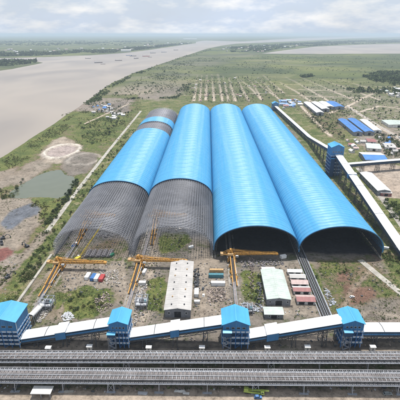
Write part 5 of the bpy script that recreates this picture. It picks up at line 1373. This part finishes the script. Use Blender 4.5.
# far bank: specks of houses without visible parts
hm_ = []
for mt in ('white_roof','grey_roof','pink_roof'):
    mb = MB().box(-7,7,-5,5,-.3,5).gable(-7,7,-5,5,5.02,8,'x',.3,.7); me = bpy.data.meshes.new('far_house'); me.from_pydata(mb.v, [], mb.f); me.update(); me.materials.append(M[mt]); hm_.append(me)
for pts, n, lb, gp, s0 in (([(0,55.5),(120,51.5),(160,47),(190,43.5),(190,41.5),(100,48),(0,50)], 60, 'tiny pale house on the far bank of the river', 'houses on the far bank', 1.3),
                           ([(222,47),(300,44.2),(300,48),(262,52),(222,52)], 50, 'tiny pale house on the peninsula between the two river arms', 'houses on the peninsula', 1.3),
                           ([(8,61.6),(34,61.6),(34,62.6),(10,65)], 6, 'tiny house on the wooded spit at the left', 'houses on the spit', 1.)):
    for (x, y) in in_poly(pts, n, 20):
        o = bpy.data.objects.new('far_house', random.choice(hm_)); col.objects.link(o); s = s0*random.uniform(.7,1.8); o.scale = (s*1.4,s,s*.8); o.location = (x,y,0); o.rotation_euler = (0,0,random.uniform(0,3.14)); tag(o, lb, 'house', gp)
x, y = G(126,51.6); building('large white roofed shed on the far river bank', x, y, 120, 60, 18, 24, .2, 'x', 'white_roof', 'wall_white', 0, 0)
x, y = G(190,39.6); building('broad pale hall far beyond the river bend', x, y, 520, 160, 26, 34, .1, 'x', 'white_roof', 'wall_white', 0, 0)

# ------------------------------------------------------------------ ships at anchor
def ship(label, px, py, L_, rz, hull='hull', sup='white', kind='cargo_ship'):
    x, y = G(px, py, WATER_Z)
    t = thing(kind, label, 'ship', (x,y,WATER_Z), rz, 'ships anchored in the river')
    B = L_*.085; D = L_*.06; mb = MB()
    pl = [(-.5,-1),(.34,-1),(.44,-.62),(.5,0),(.44,.62),(.34,1),(-.5,1)]
    lo = [(a*L_*.97,b*B*.85,-1) for a,b in pl]; hi = [(a*L_,b*B,D*(1.25 if a > .4 else 1)) for a,b in pl]; n = len(pl)
    for i in range(n): j = (i+1)%n; mb.poly([lo[i],lo[j],hi[j],hi[i]])
    mb.poly(hi); link('hull', mb, M[hull], t, False)
    mb = MB().box(-.47*L_,-.33*L_,-B*.85,B*.85,D,D+L_*.07).box(-.45*L_,-.36*L_,-B*.7,B*.7,D+L_*.07,D+L_*.12); link('superstructure', mb, M[sup], t, False)
    link('funnel', MB().cyl((-.44*L_,0,D+L_*.12), L_*.018, L_*.05, 10), M['red'], t, False)
    for k in range(3): link('hatch_cover', MB().box((-.27+k*.2)*L_,(-.12+k*.2)*L_,-B*.65,B*.65,D,D+L_*.018), M['steel'], t, False)
    link('mast', MB().beam((.1*L_,0,D), (.1*L_,0,D+L_*.14), L_*.008), M['steel'], t, False)
    return t
ship('cargo ship nearest the left bank bend, largest of the anchored ships', 98.5, 62.8, 62, .5); ship('dark barge out in the river left of the bend', 103, 64.2, 34, .2)
ship('cargo ship in mid river left of the pale shed', 118.5, 60.6, 58, .1); ship('blue hulled ship in mid river', 129, 55.6, 62, .2, 'blue_paint'); ship('cargo ship close before the far bank', 133, 56.2, 66, .25)
ship('tall cargo ship in the middle of the anchorage', 136.4, 58.6, 64, 1.1); ship('red hulled ship right of the middle of the anchorage', 146, 56.4, 70, .3, 'red'); ship('small ship beside the red hulled one', 150, 57.3, 40, .5)
ship('ship near the right end of the anchorage', 153, 53.2, 64, .4); ship('pale ship at the right end of the anchorage', 164, 52.4, 70, .5, 'steel'); ship('lone ship at the river bend', 176, 50.2, 70, .6); ship('small barge close to the far bank at the left', 88, 58.6, 50, .1)

# ------------------------------------------------------------------ camera, view
cd = bpy.data.cameras.new('camera'); co = bpy.data.objects.new('camera', cd); col.objects.link(co)
co.location = (0,0,H); co.rotation_euler = (math.pi/2-TH, 0, PSI)
cd.sensor_width = 36; cd.lens = 36*FOC/400; cd.clip_start = .5; cd.clip_end = 400000
scene.camera = co
scene.render.engine = 'CYCLES'
scene.render.resolution_x = scene.render.resolution_y = 1024
vs = scene.view_settings; vs.view_transform = 'Standard'; vs.look = 'None'; vs.gamma = 1; vs.use_curve_mapping = False; vs.exposure = 0.15
scene.cycles.max_bounces = 6; scene.cycles.volume_bounces = 1
